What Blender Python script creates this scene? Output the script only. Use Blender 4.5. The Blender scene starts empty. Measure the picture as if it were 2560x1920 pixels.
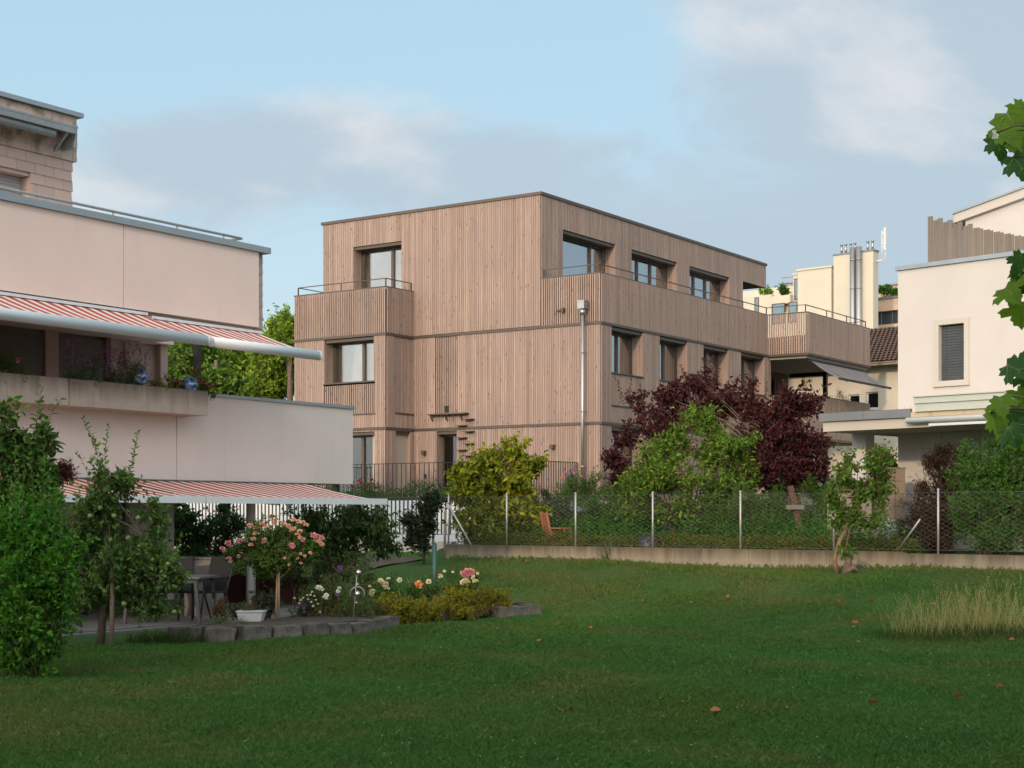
import bpy, math, random
import numpy as np
from mathutils import Vector, Matrix
random.seed(7); RNG = np.random.default_rng(11)
S = bpy.context.scene; C = S.collection
R = math.radians
# ------------------------------------------------------------------ camera
FPX, HZ, EYE = 3800.0, 1285.0, 1.65          # focal length and horizon in photo pixels, eye height in metres
cd = bpy.data.cameras.new('camera'); cam = bpy.data.objects.new('camera', cd); C.objects.link(cam)
cam.location = (0, 0, EYE); cam.rotation_euler = (R(90), 0, 0)
cd.sensor_width = 36; cd.lens = FPX/2560*36; cd.shift_y = (HZ-960)/2560
cd.clip_start = 0.1; cd.clip_end = 3000
S.camera = cam
# ------------------------------------------------------------------ sun, sky, exposure
SUN_EL, SUN_H = R(17), Vector((-0.40, -0.916)).normalized()      # horizontal direction towards the sun
sl = bpy.data.lights.new('sun', 'SUN'); so = bpy.data.objects.new('sun', sl); C.objects.link(so)
sl.energy = 2.1; sl.angle = R(2.2); sl.color = (1.0, 0.73, 0.50)
sd = Vector((SUN_H.x*math.cos(SUN_EL), SUN_H.y*math.cos(SUN_EL), math.sin(SUN_EL)))
so.rotation_euler = sd.to_track_quat('Z', 'Y').to_euler(); so.location = (-20, -30, 30)
S.view_settings.view_transform = 'Standard'; S.view_settings.look = 'None'
S.view_settings.exposure = 0.0; S.view_settings.gamma = 1.0
W = bpy.data.worlds.new('World'); S.world = W; W.use_nodes = True
def build_world():
    nt = W.node_tree; N = nt.nodes; L = nt.links; N.clear()
    out = N.new('ShaderNodeOutputWorld'); bg = N.new('ShaderNodeBackground')
    L.new(bg.outputs[0], out.inputs[0])
    sky = N.new('ShaderNodeTexSky'); sky.sky_type = 'NISHITA'; sky.sun_disc = False
    sky.sun_elevation = SUN_EL; sky.sun_rotation = math.atan2(SUN_H.x, SUN_H.y)
    sky.air_density = 1.0; sky.dust_density = 1.5; sky.ozone_density = 1.6
    bg.inputs[1].default_value = 0.15
    tc = N.new('ShaderNodeTexCoord')
    def math_(op, a, b=None, clamp=False):
        n = N.new('ShaderNodeMath'); n.operation = op; n.use_clamp = clamp
        for i, v in enumerate((a, b)):
            if v is None: continue
            if isinstance(v, (int, float)): n.inputs[i].default_value = v
            else: L.new(v, n.inputs[i])
        return n.outputs[0]
    def noise(vec, scale, detail, rough=0.5, dist=0.0):
        n = N.new('ShaderNodeTexNoise'); n.inputs['Scale'].default_value = scale; n.inputs['Detail'].default_value = detail
        n.inputs['Roughness'].default_value = rough; n.inputs['Distortion'].default_value = dist
        L.new(vec, n.inputs['Vector']); return n.outputs['Fac']
    def ramp(v, a, b):
        n = N.new('ShaderNodeMapRange'); n.interpolation_type = 'SMOOTHSTEP'
        n.inputs['From Min'].default_value = a; n.inputs['From Max'].default_value = b
        L.new(v, n.inputs['Value']); return n.outputs['Result']
    def mix(f, a, b):
        n = N.new('ShaderNodeMix'); n.data_type = 'RGBA'
        if isinstance(f, (int, float)): n.inputs[0].default_value = f
        else: L.new(f, n.inputs[0])
        for i, v in ((6, a), (7, b)):
            if isinstance(v, tuple): n.inputs[i].default_value = v+(1,)
            else: L.new(v, n.inputs[i])
        return n.outputs[2]
    sep = N.new('ShaderNodeSeparateXYZ'); L.new(tc.outputs['Generated'], sep.inputs[0])
    x, y, z = sep.outputs
    den = math_('ADD', math_('MAXIMUM', z, 0.0), 0.30)
    px, py = math_('DIVIDE', x, den), math_('DIVIDE', y, den)
    cmb = N.new('ShaderNodeCombineXYZ'); L.new(px, cmb.inputs[0]); L.new(math_('MULTIPLY', py, 1.0), cmb.inputs[1])
    cmb.inputs[2].default_value = CLOUD_SEED
    v = cmb.outputs[0]
    big = noise(v, 1.25, 2, 0.5, 0.3)
    fine = noise(v, 3.6, 10, 0.62, 0.7)
    dens = math_('ADD', math_('MULTIPLY', big, 0.62), math_('MULTIPLY', fine, 0.38))
    ys = math_('MAXIMUM', y, 0.05); U = math_('DIVIDE', x, ys); Vv = math_('DIVIDE', z, ys)
    for u0, v0, su, sv, am in CLOUD_BANKS:          # broad banks: centre and spread as tangents of azimuth and elevation
        a = math_('POWER', math_('ABSOLUTE', math_('DIVIDE', math_('SUBTRACT', U, u0), su)), 2.0); b = math_('POWER', math_('ABSOLUTE', math_('DIVIDE', math_('SUBTRACT', Vv, v0), sv)), 2.0)
        g = math_('POWER', 2.718, math_('MULTIPLY', math_('ADD', a, b), -1.0)); dens = math_('ADD', dens, math_('MULTIPLY', g, am))
    cov = ramp(dens, 0.41, 0.56)
    lit = ramp(noise(v, 2.3, 7, 0.55, 0.4), 0.47, 0.68)
    # colours are radiance before the 0.15 background strength
    ccol = mix(lit, (3.25, 3.95, 4.55), (5.3, 5.25, 5.3))
    hazy = mix(ramp(z, 0.34, 0.02), (3.3, 4.95, 6.0), (4.4, 5.4, 5.85))
    clear = mix(0.82, sky.outputs[0], hazy)
    up = mix(math_('MULTIPLY', cov, 0.86), clear, ccol)
    # evening haze round the (unseen) sun behind the camera, raised as fill light
    dot = N.new('ShaderNodeVectorMath'); dot.operation = 'DOT_PRODUCT'; L.new(tc.outputs['Generated'], dot.inputs[0])
    dot.inputs[1].default_value = sd
    glow = math_('POWER', math_('MAXIMUM', dot.outputs['Value'], 0.0), 1.6)
    gm = N.new('ShaderNodeMix'); gm.data_type = 'RGBA'; gm.blend_type = 'ADD'; L.new(glow, gm.inputs[0])
    L.new(up, gm.inputs[6]); gm.inputs[7].default_value = (17.5, 16.0, 14.6, 1)
    L.new(gm.outputs[2], bg.inputs[0])
CLOUD_SEED = 3.7
CLOUD_BANKS = ((-0.30,0.32,0.14,0.08,-0.20), (-0.13,0.235,0.17,0.045,0.24), (-0.02,0.155,0.3,0.03,0.10), (0.27,0.29,0.15,0.085,0.26), (0.18,0.18,0.25,0.04,0.09), (-0.22,0.33,0.16,0.06,-0.14), (0.03,0.30,0.09,0.05,-0.08))
build_world()
# ------------------------------------------------------------------ helpers: placing
def at(u, v, Y): return Vector(((u-1280)*Y/FPX, Y, EYE+(HZ-v)*Y/FPX))     # photo pixel at depth Y -> world point
def px(n, Y): return n*Y/FPX                                             # photo pixels -> metres at depth Y
ROT = math.atan2(-3800, 5580)                                            # direction of the timber house and its neighbour
FO, FD, FN = Vector((-1.51, 36.2)), Vector((0.7806, -0.6255)), Vector((-0.6255, -0.7806))   # garden fence line
def sstep(a, b, x):
    t = np.clip((x-a)/(b-a), 0, 1); return t*t*(3-2*t)
def gz(x, y):
    """terrain height: mown lawn, bank up to the garden wall, garden, terrace of the house"""
    x = np.asarray(x, float); y = np.asarray(y, float)
    s = (x-FO.x)*FN.x+(y-FO.y)*FN.y; t = (x-FO.x)*FD.x+(y-FO.y)*FD.y
    bank = 0.60*(1-sstep(0.2, 6.2, s))
    z = bank+0.03*np.sin(x*0.7+1)*np.sin(y*0.45)+0.02*np.sin(x*1.9+y*1.3)
    behind = 0.24*sstep(-0.1, -0.35, s)
    z = z+np.where(t > -0.6, behind, behind*0.5)
    z = z+0.22*sstep(-2, -8, s)
    left = sstep(-2.2, -5.0, x)*(1-sstep(30, 36, y))
    z = z*(1-left*0.85)
    return z
def gzf(x, y): return float(gz(x, y))
# ------------------------------------------------------------------ helpers: meshes
class MB:
    def __init__(s): s.v = []; s.f = []; s.m = []; s.smooth = []
    def face(s, pts, m=0, sm=False):
        b = len(s.v); s.v += [tuple(p) for p in pts]; s.f.append(tuple(range(b, b+len(pts)))); s.m.append(m); s.smooth.append(sm)
    def hexa(s, p, m=0):
        b = len(s.v); s.v += [tuple(q) for q in p]
        for q in ((0,3,2,1),(4,5,6,7),(0,1,5,4),(1,2,6,5),(2,3,7,6),(3,0,4,7)):
            s.f.append(tuple(b+i for i in q)); s.m.append(m); s.smooth.append(False)
    def box(s, x0, x1, y0, y1, z0, z1, m=0):
        s.hexa([(x0,y0,z0),(x1,y0,z0),(x1,y1,z0),(x0,y1,z0),(x0,y0,z1),(x1,y0,z1),(x1,y1,z1),(x0,y1,z1)], m)
    def beam(s, p, q, w, h, m=0, up=(0,0,1)):
        p, q = Vector(p), Vector(q); d = (q-p).normalized(); up = Vector(up)
        if abs(d.dot(up)) > 0.98: up = Vector((0,1,0))
        r = d.cross(up).normalized()*(w/2); u = r.cross(d).normalized()*(h/2)
        s.hexa([p-r-u, p+r-u, q+r-u, q-r-u, p-r+u, p+r+u, q+r+u, q-r+u], m)
    def tube(s, pts, rad, n=8, m=0, cap=True):
        pts = [Vector(p) for p in pts]
        if not hasattr(rad, '__len__'): rad = [rad]*len(pts)
        b = len(s.v); prev = None
        for i, p in enumerate(pts):
            d = (pts[min(i+1, len(pts)-1)]-pts[max(i-1, 0)]).normalized()
            if prev is None:
                r = d.orthogonal().normalized()
            else:
                r = (prev-d*prev.dot(d)).normalized()
            prev = r; w = d.cross(r)
            for k in range(n):
                a = 2*math.pi*k/n; s.v.append(tuple(p+(r*math.cos(a)+w*math.sin(a))*rad[i]))
        for i in range(len(pts)-1):
            for k in range(n):
                s.f.append((b+i*n+k, b+i*n+(k+1)%n, b+(i+1)*n+(k+1)%n, b+(i+1)*n+k)); s.m.append(m); s.smooth.append(True)
        if cap:
            s.f.append(tuple(b+k for k in reversed(range(n)))); s.m.append(m); s.smooth.append(False)
            e = b+(len(pts)-1)*n; s.f.append(tuple(e+k for k in range(n))); s.m.append(m); s.smooth.append(False)
    def lathe(s, c, prof, n=20, m=0):
        c = Vector(c); b = len(s.v)
        for r, z in prof:
            for k in range(n):
                a = 2*math.pi*k/n; s.v.append((c.x+r*math.cos(a), c.y+r*math.sin(a), c.z+z))
        for i in range(len(prof)-1):
            for k in range(n):
                s.f.append((b+i*n+k, b+i*n+(k+1)%n, b+(i+1)*n+(k+1)%n, b+(i+1)*n+k)); s.m.append(m); s.smooth.append(True)
    def ball(s, c, r, n=12, m=0, sq=(1,1,1)):
        c = Vector(c); b = len(s.v); k2 = max(4, n//2)
        for i in range(k2+1):
            t = math.pi*i/k2; rr = max(math.sin(t), 0.02)*r
            for k in range(n):
                a = 2*math.pi*k/n; s.v.append((c.x+rr*math.cos(a)*sq[0], c.y+rr*math.sin(a)*sq[1], c.z-r*math.cos(t)*sq[2]))
        for i in range(k2):
            for k in range(n):
                s.f.append((b+i*n+k, b+i*n+(k+1)%n, b+(i+1)*n+(k+1)%n, b+(i+1)*n+k)); s.m.append(m); s.smooth.append(True)
    def build(s, name, mats, parent=None, loc=None, rotz=0):
        me = bpy.data.meshes.new(name); me.from_pydata(s.v, [], s.f)
        mats = mats if isinstance(mats, (list, tuple)) else [mats]
        for mm in mats: me.materials.append(mm)
        me.polygons.foreach_set('material_index', s.m); me.polygons.foreach_set('use_smooth', s.smooth); me.update()
        o = bpy.data.objects.new(name, me); C.objects.link(o)
        if parent: o.parent = parent
        if loc is not None: o.location = loc; o.rotation_euler = (0, 0, rotz)
        return o
class Face:
    """a facade plane in its building's frame: axis 'y' faces -y (a runs along x), axis 'x' faces +x (a runs along y); d is depth inwards"""
    def __init__(s, axis, c): s.axis = axis; s.c = c
    def box(s, mb, a0, a1, d0, d1, z0, z1, m=0):
        if s.axis == 'y': mb.box(a0, a1, s.c+d0, s.c+d1, z0, z1, m)
        else: mb.box(s.c-d1, s.c-d0, a0, a1, z0, z1, m)
    def p(s, a, d, z): return (a, s.c+d, z) if s.axis == 'y' else (s.c-d, a, z)
def np_mesh(name, V, F, mats, parent=None, mi=None, loc=None, smooth=False):
    V = np.ascontiguousarray(V, np.float32).reshape(-1, 3); F = np.ascontiguousarray(F, np.int32)
    me = bpy.data.meshes.new(name); k = F.shape[1]
    me.vertices.add(len(V)); me.vertices.foreach_set('co', V.ravel())
    me.loops.add(F.size); me.loops.foreach_set('vertex_index', F.ravel())
    me.polygons.add(len(F)); me.polygons.foreach_set('loop_start', np.arange(0, F.size, k, dtype=np.int32))
    for mm in (mats if isinstance(mats, (list, tuple)) else [mats]): me.materials.append(mm)
    if mi is not None: me.polygons.foreach_set('material_index', np.ascontiguousarray(mi, np.int32))
    if smooth: me.polygons.foreach_set('use_smooth', np.ones(len(F), bool))
    me.update(calc_edges=True); me.validate()
    o = bpy.data.objects.new(name, me); C.objects.link(o)
    if parent: o.parent = parent
    if loc is not None: o.location = loc
    return o
def tag(o, label=None, cat=None, group=None, kind=None):
    for k, v in (('label', label), ('category', cat), ('group', group), ('kind', kind)):
        if v: o[k] = v
    return o
def thing(name, label, cat, loc=(0,0,0), rotz=0, group=None):
    o = bpy.data.objects.new(name, None); C.objects.link(o); o.location = loc; o.rotation_euler = (0, 0, rotz)
    o.empty_display_size = 0.3
    return tag(o, label, cat, group)
def dup(o, parent=None):
    c = o.copy(); C.objects.link(c); c.parent = parent
    for ch in list(o.children): dup(ch, c)
    return c
# ------------------------------------------------------------------ helpers: materials
class NT:
    def __init__(s, name):
        s.m = bpy.data.materials.new(name); s.m.use_nodes = True; s.nt = s.m.node_tree; s.N = s.nt.nodes; s.N.clear()
        s.out = s.N.new('ShaderNodeOutputMaterial'); s.geo = None; s.tc = None
    def n(s, t, **kw):
        x = s.N.new(t)
        for k, v in kw.items(): setattr(x, k, v)
        return x
    def link(s, a, b): s.nt.links.new(a, b)
    def val(s, sock, v):
        if isinstance(v, (int, float)): sock.default_value = v
        elif isinstance(v, tuple): sock.default_value = v if len(v) == len(sock.default_value) else v+(1,)
        else: s.link(v, sock)
    def coord(s, scale=(1,1,1), off=None):
        if s.tc is None: s.tc = s.n('ShaderNodeTexCoord')
        mp = s.n('ShaderNodeMapping'); mp.inputs['Scale'].default_value = scale; s.link(s.tc.outputs['Object'], mp.inputs['Vector'])
        if off is not None: s.link(off, mp.inputs['Location'])
        return mp.outputs[0]
    def island(s):
        if s.geo is None: s.geo = s.n('ShaderNodeNewGeometry')
        return s.geo.outputs['Random Per Island']
    def noise(s, vec, scale, detail=4, rough=0.55, dist=0.0):
        n = s.n('ShaderNodeTexNoise'); n.inputs['Scale'].default_value = scale; n.inputs['Detail'].default_value = detail
        n.inputs['Roughness'].default_value = rough; n.inputs['Distortion'].default_value = dist; s.link(vec, n.inputs['Vector'])
        return n.outputs['Fac']
    def rng(s, v, a, b, c=0.0, d=1.0):
        n = s.n('ShaderNodeMapRange'); s.link(v, n.inputs[0])
        for i, q in enumerate((a, b, c, d)): n.inputs[i+1].default_value = q
        return n.outputs[0]
    def math(s, op, a, b=0.0):
        n = s.n('ShaderNodeMath', operation=op); s.val(n.inputs[0], a); s.val(n.inputs[1], b); return n.outputs[0]
    def mix(s, f, a, b, blend='MIX'):
        n = s.n('ShaderNodeMix', data_type='RGBA', blend_type=blend); s.val(n.inputs[0], f); s.val(n.inputs[6], a); s.val(n.inputs[7], b)
        return n.outputs[2]
    def bsdf(s, col, rough=0.6, metal=0.0, bump=None, bstr=0.3, bdist=0.01, spec=0.5):
        b = s.n('ShaderNodeBsdfPrincipled'); s.val(b.inputs['Base Color'], col); s.val(b.inputs['Roughness'], rough)
        s.val(b.inputs['Metallic'], metal); b.inputs['Specular IOR Level'].default_value = spec
        if bump is not None:
            bp = s.n('ShaderNodeBump'); bp.inputs['Strength'].default_value = bstr; bp.inputs['Distance'].default_value = bdist
            s.link(bump, bp.inputs['Height']); s.link(bp.outputs[0], b.inputs['Normal'])
        return b.outputs[0]
    def done(s, sh): s.link(sh, s.out.inputs[0]); return s.m
def hsv(c, k): return tuple(min(1, q*k) for q in c)
def plain(name, c, rough=0.6, metal=0.0, var=0.18, scale=3.0, bstr=0.15, spec=0.5):
    t = NT(name); v = t.coord(); n1 = t.noise(v, scale, 6, 0.6); n2 = t.noise(v, scale*9, 3)
    k = t.math('ADD', t.math('MULTIPLY', n1, 0.7), t.math('MULTIPLY', n2, 0.3))
    col = t.mix(t.rng(k, 0.3, 0.7), hsv(c, 1-var), hsv(c, 1+var))
    return t.done(t.bsdf(col, rough, metal, n2, bstr, 0.004, spec))
def timber(name, c1, c2, c3, knots=True):
    """vertical larch boards: one tone per board (mesh island), grain streaks and knots"""
    t = NT(name); isl = t.island()
    mul = t.n('ShaderNodeCombineXYZ'); t.link(t.math('MULTIPLY', isl, 37.0), mul.inputs[0]); t.link(t.math('MULTIPLY', isl, 91.0), mul.inputs[2])
    v = t.coord((1,1,1), mul.outputs[0])
    g = t.coord((28,28,1.3), mul.outputs[0]); grain = t.noise(g, 1.0, 5, 0.6, 0.4)
    wide = t.noise(t.coord((0.25,0.25,0.5)), 1.0, 3)
    base = t.mix(isl, c1, c2)
    base = t.mix(t.rng(grain, 0.42, 0.74, 0, 0.75), base, c3)
    base = t.mix(t.rng(wide, 0.35, 0.75, 0.0, 0.55), base, (0.24,0.195,0.17)); drip = t.noise(t.coord((6,6,0.12)), 1.0, 4, 0.6); base = t.mix(t.rng(drip, 0.56, 0.74, 0, 0.45), base, hsv(c3, 0.72))
    if knots:
        vo = t.n('ShaderNodeTexVoronoi'); t.link(t.coord((9,9,2.6), mul.outputs[0]), vo.inputs['Vector']); vo.inputs['Scale'].default_value = 1.0
        kn = t.rng(vo.outputs['Distance'], 0.09, 0.17, 0.8, 0.0)
        base = t.mix(kn, base, (0.10,0.055,0.035))
    return t.done(t.bsdf(base, 0.75, 0, grain, 0.25, 0.004, 0.25))
def render_wall(name, c, stain=(0.25,0.22,0.2), amt=0.3, rough=0.85, streak=True, drip=None):
    t = NT(name); v = t.coord(); big = t.noise(v, 0.7, 5, 0.6); fine = t.noise(v, 60, 3, 0.6)
    col = t.mix(t.rng(big, 0.3, 0.7), hsv(c, 0.95), hsv(c, 1.04))
    if streak:
        st = t.noise(t.coord((3.5,3.5,0.22)), 1.0, 6, 0.65, 0.2)
        col = t.mix(t.rng(st, 0.55, 0.85, 0, amt), col, stain)
        sp = t.noise(v, 7.0, 5, 0.7)
        col = t.mix(t.rng(sp, 0.66, 0.8, 0, amt*0.8), col, stain)
    if drip:          # dirt washed down from the top edge in uneven runs
        sp_ = t.n('ShaderNodeSeparateXYZ'); t.link(v, sp_.inputs[0]); runs = t.noise(t.coord((4.5,4.5,0.35)), 1.0, 7, 0.7); edge = t.noise(t.coord((1.3,1.3,0.4)), 1.0, 5, 0.65)
        k = t.math('ADD', t.rng(sp_.outputs[2], drip[0], drip[1], -0.25, 0.35), t.math('ADD', t.math('MULTIPLY', runs, 0.7), t.math('MULTIPLY', edge, 0.5)))
        col = t.mix(t.rng(k, 0.55, 0.95, 0, 0.85), col, stain)
    return t.done(t.bsdf(col, rough, 0, fine, 0.2, 0.004, 0.3))
def leafmat(name, ramp, trans=0.35, rough=0.55, spec=0.14):
    """leaf: one tone per leaf (mesh island), light passes through"""
    t = NT(name); isl = t.island(); cr = t.n('ShaderNodeValToRGB'); e = cr.color_ramp.elements
    cols = list(ramp)
    while len(e) < len(cols): e.new(0.5)
    for i, c in enumerate(cols): e[i].position = i/(len(cols)-1) if len(cols) > 1 else 0; e[i].color = c+(1,)
    t.link(isl, cr.inputs[0])
    nz = t.noise(t.coord(), 1.6, 3); col = t.mix(t.rng(nz, 0.3, 0.7, 0.0, 0.45), cr.outputs[0], hsv(cols[0], 0.8))
    b = t.bsdf(col, rough, 0, None, spec=spec)
    tr = t.n('ShaderNodeBsdfTranslucent'); t.link(t.mix(1.0, col, (1.1,1.15,0.6), 'MULTIPLY'), tr.inputs[0])
    mx = t.n('ShaderNodeMixShader'); mx.inputs[0].default_value = trans; t.link(b, mx.inputs[1]); t.link(tr.outputs[0], mx.inputs[2])
    return t.done(mx.outputs[0])
def glassmat(name, tint=(0.66,0.69,0.66), refl=0.34):
    t = NT(name); tr = t.n('ShaderNodeBsdfTransparent'); tr.inputs[0].default_value = tint+(1,)
    gl = t.n('ShaderNodeBsdfGlossy'); gl.inputs['Roughness'].default_value = 0.015; gl.inputs[0].default_value = (0.95,0.97,1,1)
    wv = t.noise(t.coord(), 0.8, 2); bp = t.n('ShaderNodeBump'); bp.inputs['Strength'].default_value = 0.02; t.link(wv, bp.inputs['Height'])
    t.link(bp.outputs[0], gl.inputs['Normal'])
    lw = t.n('ShaderNodeLayerWeight'); lw.inputs[0].default_value = 0.35
    f = t.math('MINIMUM', t.math('ADD', t.math('MULTIPLY', lw.outputs['Fresnel'], 0.75), refl), 0.95)
    mx = t.n('ShaderNodeMixShader'); t.link(f, mx.inputs[0]); t.link(tr.outputs[0], mx.inputs[1]); t.link(gl.outputs[0], mx.inputs[2])
    return t.done(mx.outputs[0])
def stripes(name, c1, c2, period, duty=0.5):
    t = NT(name); tc = t.coord(); sp = t.n('ShaderNodeSeparateXYZ'); t.link(tc, sp.inputs[0])
    fr = t.math('FRACT', t.math('DIVIDE', sp.outputs[1], period)); st = t.math('LESS_THAN', fr, duty)
    nz = t.noise(tc, 2.0, 4); col = t.mix(t.rng(nz, 0.3, 0.7, 0, 0.12), t.mix(st, c1, c2), (0.45,0.36,0.33))
    b = t.bsdf(col, 0.9, spec=0.1); tr = t.n('ShaderNodeBsdfTranslucent'); t.link(col, tr.inputs[0])
    mx = t.n('ShaderNodeMixShader'); mx.inputs[0].default_value = 0.12; t.link(b, mx.inputs[1]); t.link(tr.outputs[0], mx.inputs[2])
    return t.done(mx.outputs[0])
LARCH = timber('larch_boards', (0.425,0.312,0.254), (0.298,0.210,0.170), (0.22,0.147,0.113))
LARCH2 = timber('larch_slats', (0.42,0.308,0.25), (0.315,0.22,0.175), (0.22,0.147,0.113))
DARKWOOD = plain('dark_backing', (0.022,0.015,0.011), 0.9)
BRONZE = plain('bronze_metal', (0.105,0.080,0.062), 0.45, 0.4, 0.1)
BLACKM = plain('black_metal', (0.02,0.02,0.02), 0.5, 0.3)
GLASS = glassmat('window_glass'); GLASSL = glassmat('clear_window_glass', (0.80,0.80,0.76), 0.10); GLASSD = glassmat('dark_window_glass', (0.45,0.47,0.45), 0.03)
CURTAIN = plain('curtain_cloth', (0.42,0.37,0.30), 0.95, 0, 0.06)
ROOM = plain('room_plaster', (0.42,0.35,0.27), 0.9, 0, 0.05)
STEEL = plain('stainless_steel', (0.40,0.39,0.375), 0.42, 0.85, 0.05)
ZINC = plain('zinc_sheet', (0.30,0.34,0.37), 0.45, 0.5, 0.08)
GREYTIN = plain('grey_sheet_metal', (0.20,0.21,0.22), 0.5, 0.4, 0.08)
GALV = plain('galvanised_steel', (0.40,0.39,0.37), 0.5, 0.5, 0.15, 20)
CONC = render_wall('concrete', (0.42,0.37,0.31), (0.17,0.13,0.10), 0.75)
# ================================================================== the timber apartment house
HX, HY = 0.8503, 45.0
def clad(F, wb, a0, a1, z0, z1, holes=(), pitch=0.08, gap=0.012, th=0.022, back=0.10, bm=1):
    ed = sorted({a0, a1} | {min(max(h[i], a0), a1) for h in holes for i in (0, 1)})
    for e0, e1 in zip(ed[:-1], ed[1:]):
        if e1-e0 < 1e-4: continue
        mid = (e0+e1)/2; segs = [(z0, z1)]
        for h in holes:
            if h[0] < mid < h[1]:
                ns = []
                for p, q in segs:
                    if h[2] > p+1e-4: ns.append((p, min(q, h[2])))
                    if h[3] < q-1e-4: ns.append((max(p, h[3]), q))
                segs = [g for g in ns if g[1]-g[0] > 1e-3]
        n = max(1, round((e1-e0)/pitch)); w = (e1-e0)/n
        for p, q in segs:
            if back: F.box(wb, e0, e1, 0.0, back, p, q, bm)
            for i in range(n):
                j = random.uniform(0, 0.004)
                F.box(wb, e0+i*w+gap/2, e0+(i+1)*w-gap/2, -th-j, -0.0012, p, q, 0)
def slats(F, wb, a0, a1, z0, z1, pitch=0.074, w=0.044, th=0.03, back=True, zb=None, d0=0.0):
    n = max(1, round((a1-a0)/pitch)); p = (a1-a0)/n
    for i in range(n): F.box(wb, a0+i*p+(p-w)/2, a0+i*p+(p+w)/2, d0-th, d0, z0, z1, 0)
    if back: F.box(wb, a0, a1, d0+0.045, d0+0.07, z0, zb or z1-0.04, 1)
def window(parent, F, a0, a1, z0, z1, depth=0.42, mull=(0.55,), curtain=None, fr=0.055, jamb=LARCH, glass=GLASS, room=2.0, sill=True, curt2=None):
    jbs = []
    for s in (0, 1):
        jb = MB(); jbs.append(jb)
        n = max(2, round(depth/0.08)); w = depth/n
        for i in range(n):
            d0 = i*w+0.004-0.02*(i == 0)
            if s == 0: F.box(jb, a0+0.0015, a0+0.022, d0, (i+1)*w-0.004, z0, z1)
            else: F.box(jb, a1-0.022, a1-0.0015, d0, (i+1)*w-0.004, z0, z1)
    f = MB(); A0, A1, Z0, Z1 = a0+0.024, a1-0.024, z0+0.004, z1-0.10
    F.box(f, a0+0.0015, a1-0.0015, 0.03, depth+0.05, z1-0.10, z1-0.0015, 0)       # dark lintel box
    D0, D1 = depth, depth+0.07
    F.box(f, A0, A0+fr, D0, D1, Z0, Z1); F.box(f, A1-fr, A1, D0, D1, Z0, Z1)
    F.box(f, A0+fr, A1-fr, D0, D1, Z0, Z0+fr); F.box(f, A0+fr, A1-fr, D0, D1, Z1-fr, Z1)
    xs = [A0+fr]+[A0+(A1-A0)*m for m in mull]+[A1-fr]
    for m in xs[1:-1]: F.box(f, m-0.05, m+0.05, D0-0.02, D1-0.002, Z0+fr, Z1-fr)
    wo = f.build('window', BRONZE, parent)
    for jb in jbs: jb.build('reveal', jamb, wo)
    if sill:
        sb = MB(); F.box(sb, a0-0.01, a1+0.01, -0.05, depth+0.01, z0-0.035, z0-0.001); sb.build('sill', BRONZE, wo)
    g = MB(); F.box(g, A0+fr*0.6, A1-fr*0.6, D0+0.025, D0+0.045, Z0+fr*0.6, Z1-fr*0.6); g.build('pane', glass, wo)
    if room:
        r = MB(); E = D1+room
        F.box(r, a0-0.3, a1+0.3, E, E+0.05, z0-0.2, z1+0.1); F.box(r, a0-0.3, a0-0.25, D1+0.05, E, z0-0.2, z1+0.1)
        F.box(r, a1+0.25, a1+0.3, D1+0.05, E, z0-0.2, z1+0.1)
        F.box(r, a0-0.25, a1+0.25, D1+0.05, E, z1+0.05, z1+0.1); F.box(r, a0-0.25, a1+0.25, D1+0.05, E, z0-0.2, z0-0.15)
        r.build('room', ROOM, wo)
    for cu in (curtain or ()):
        c = MB(); u0, u1 = A0+fr+(A1-A0)*cu[0], A0+(A1-A0)*cu[1]-fr*0.5; n = max(8, int((u1-u0)/0.035)); b = 0
        pts = [(u0+(u1-u0)*i/n, D1+0.12+0.03*math.sin(i*1.15)+0.012*math.sin(i*2.9)) for i in range(n+1)]
        for (p, d), (q, e) in zip(pts[:-1], pts[1:]):
            c.face([F.p(p, d, Z0+0.02), F.p(q, e, Z0+0.02), F.p(q, e, Z1), F.p(p, d, Z1)], 0, True)
        c.build('curtain', CURTAIN, wo)
    return wo
def railing(mb, pts, zt, zb, step=1.9, r=0.014, ends=True):
    for p, q in zip(pts[:-1], pts[1:]):
        mb.beam((p[0],p[1],zt), (q[0],q[1],zt), 0.042, 0.022)
        n = max(1, round(math.dist(p, q)/step))
        for i in range(n+1):
            t = i/n; x, y = p[0]+(q[0]-p[0])*t, p[1]+(q[1]-p[1])*t
            mb.beam((x,y,zb), (x,y,zt-0.011), 0.03, 0.03)
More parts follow.
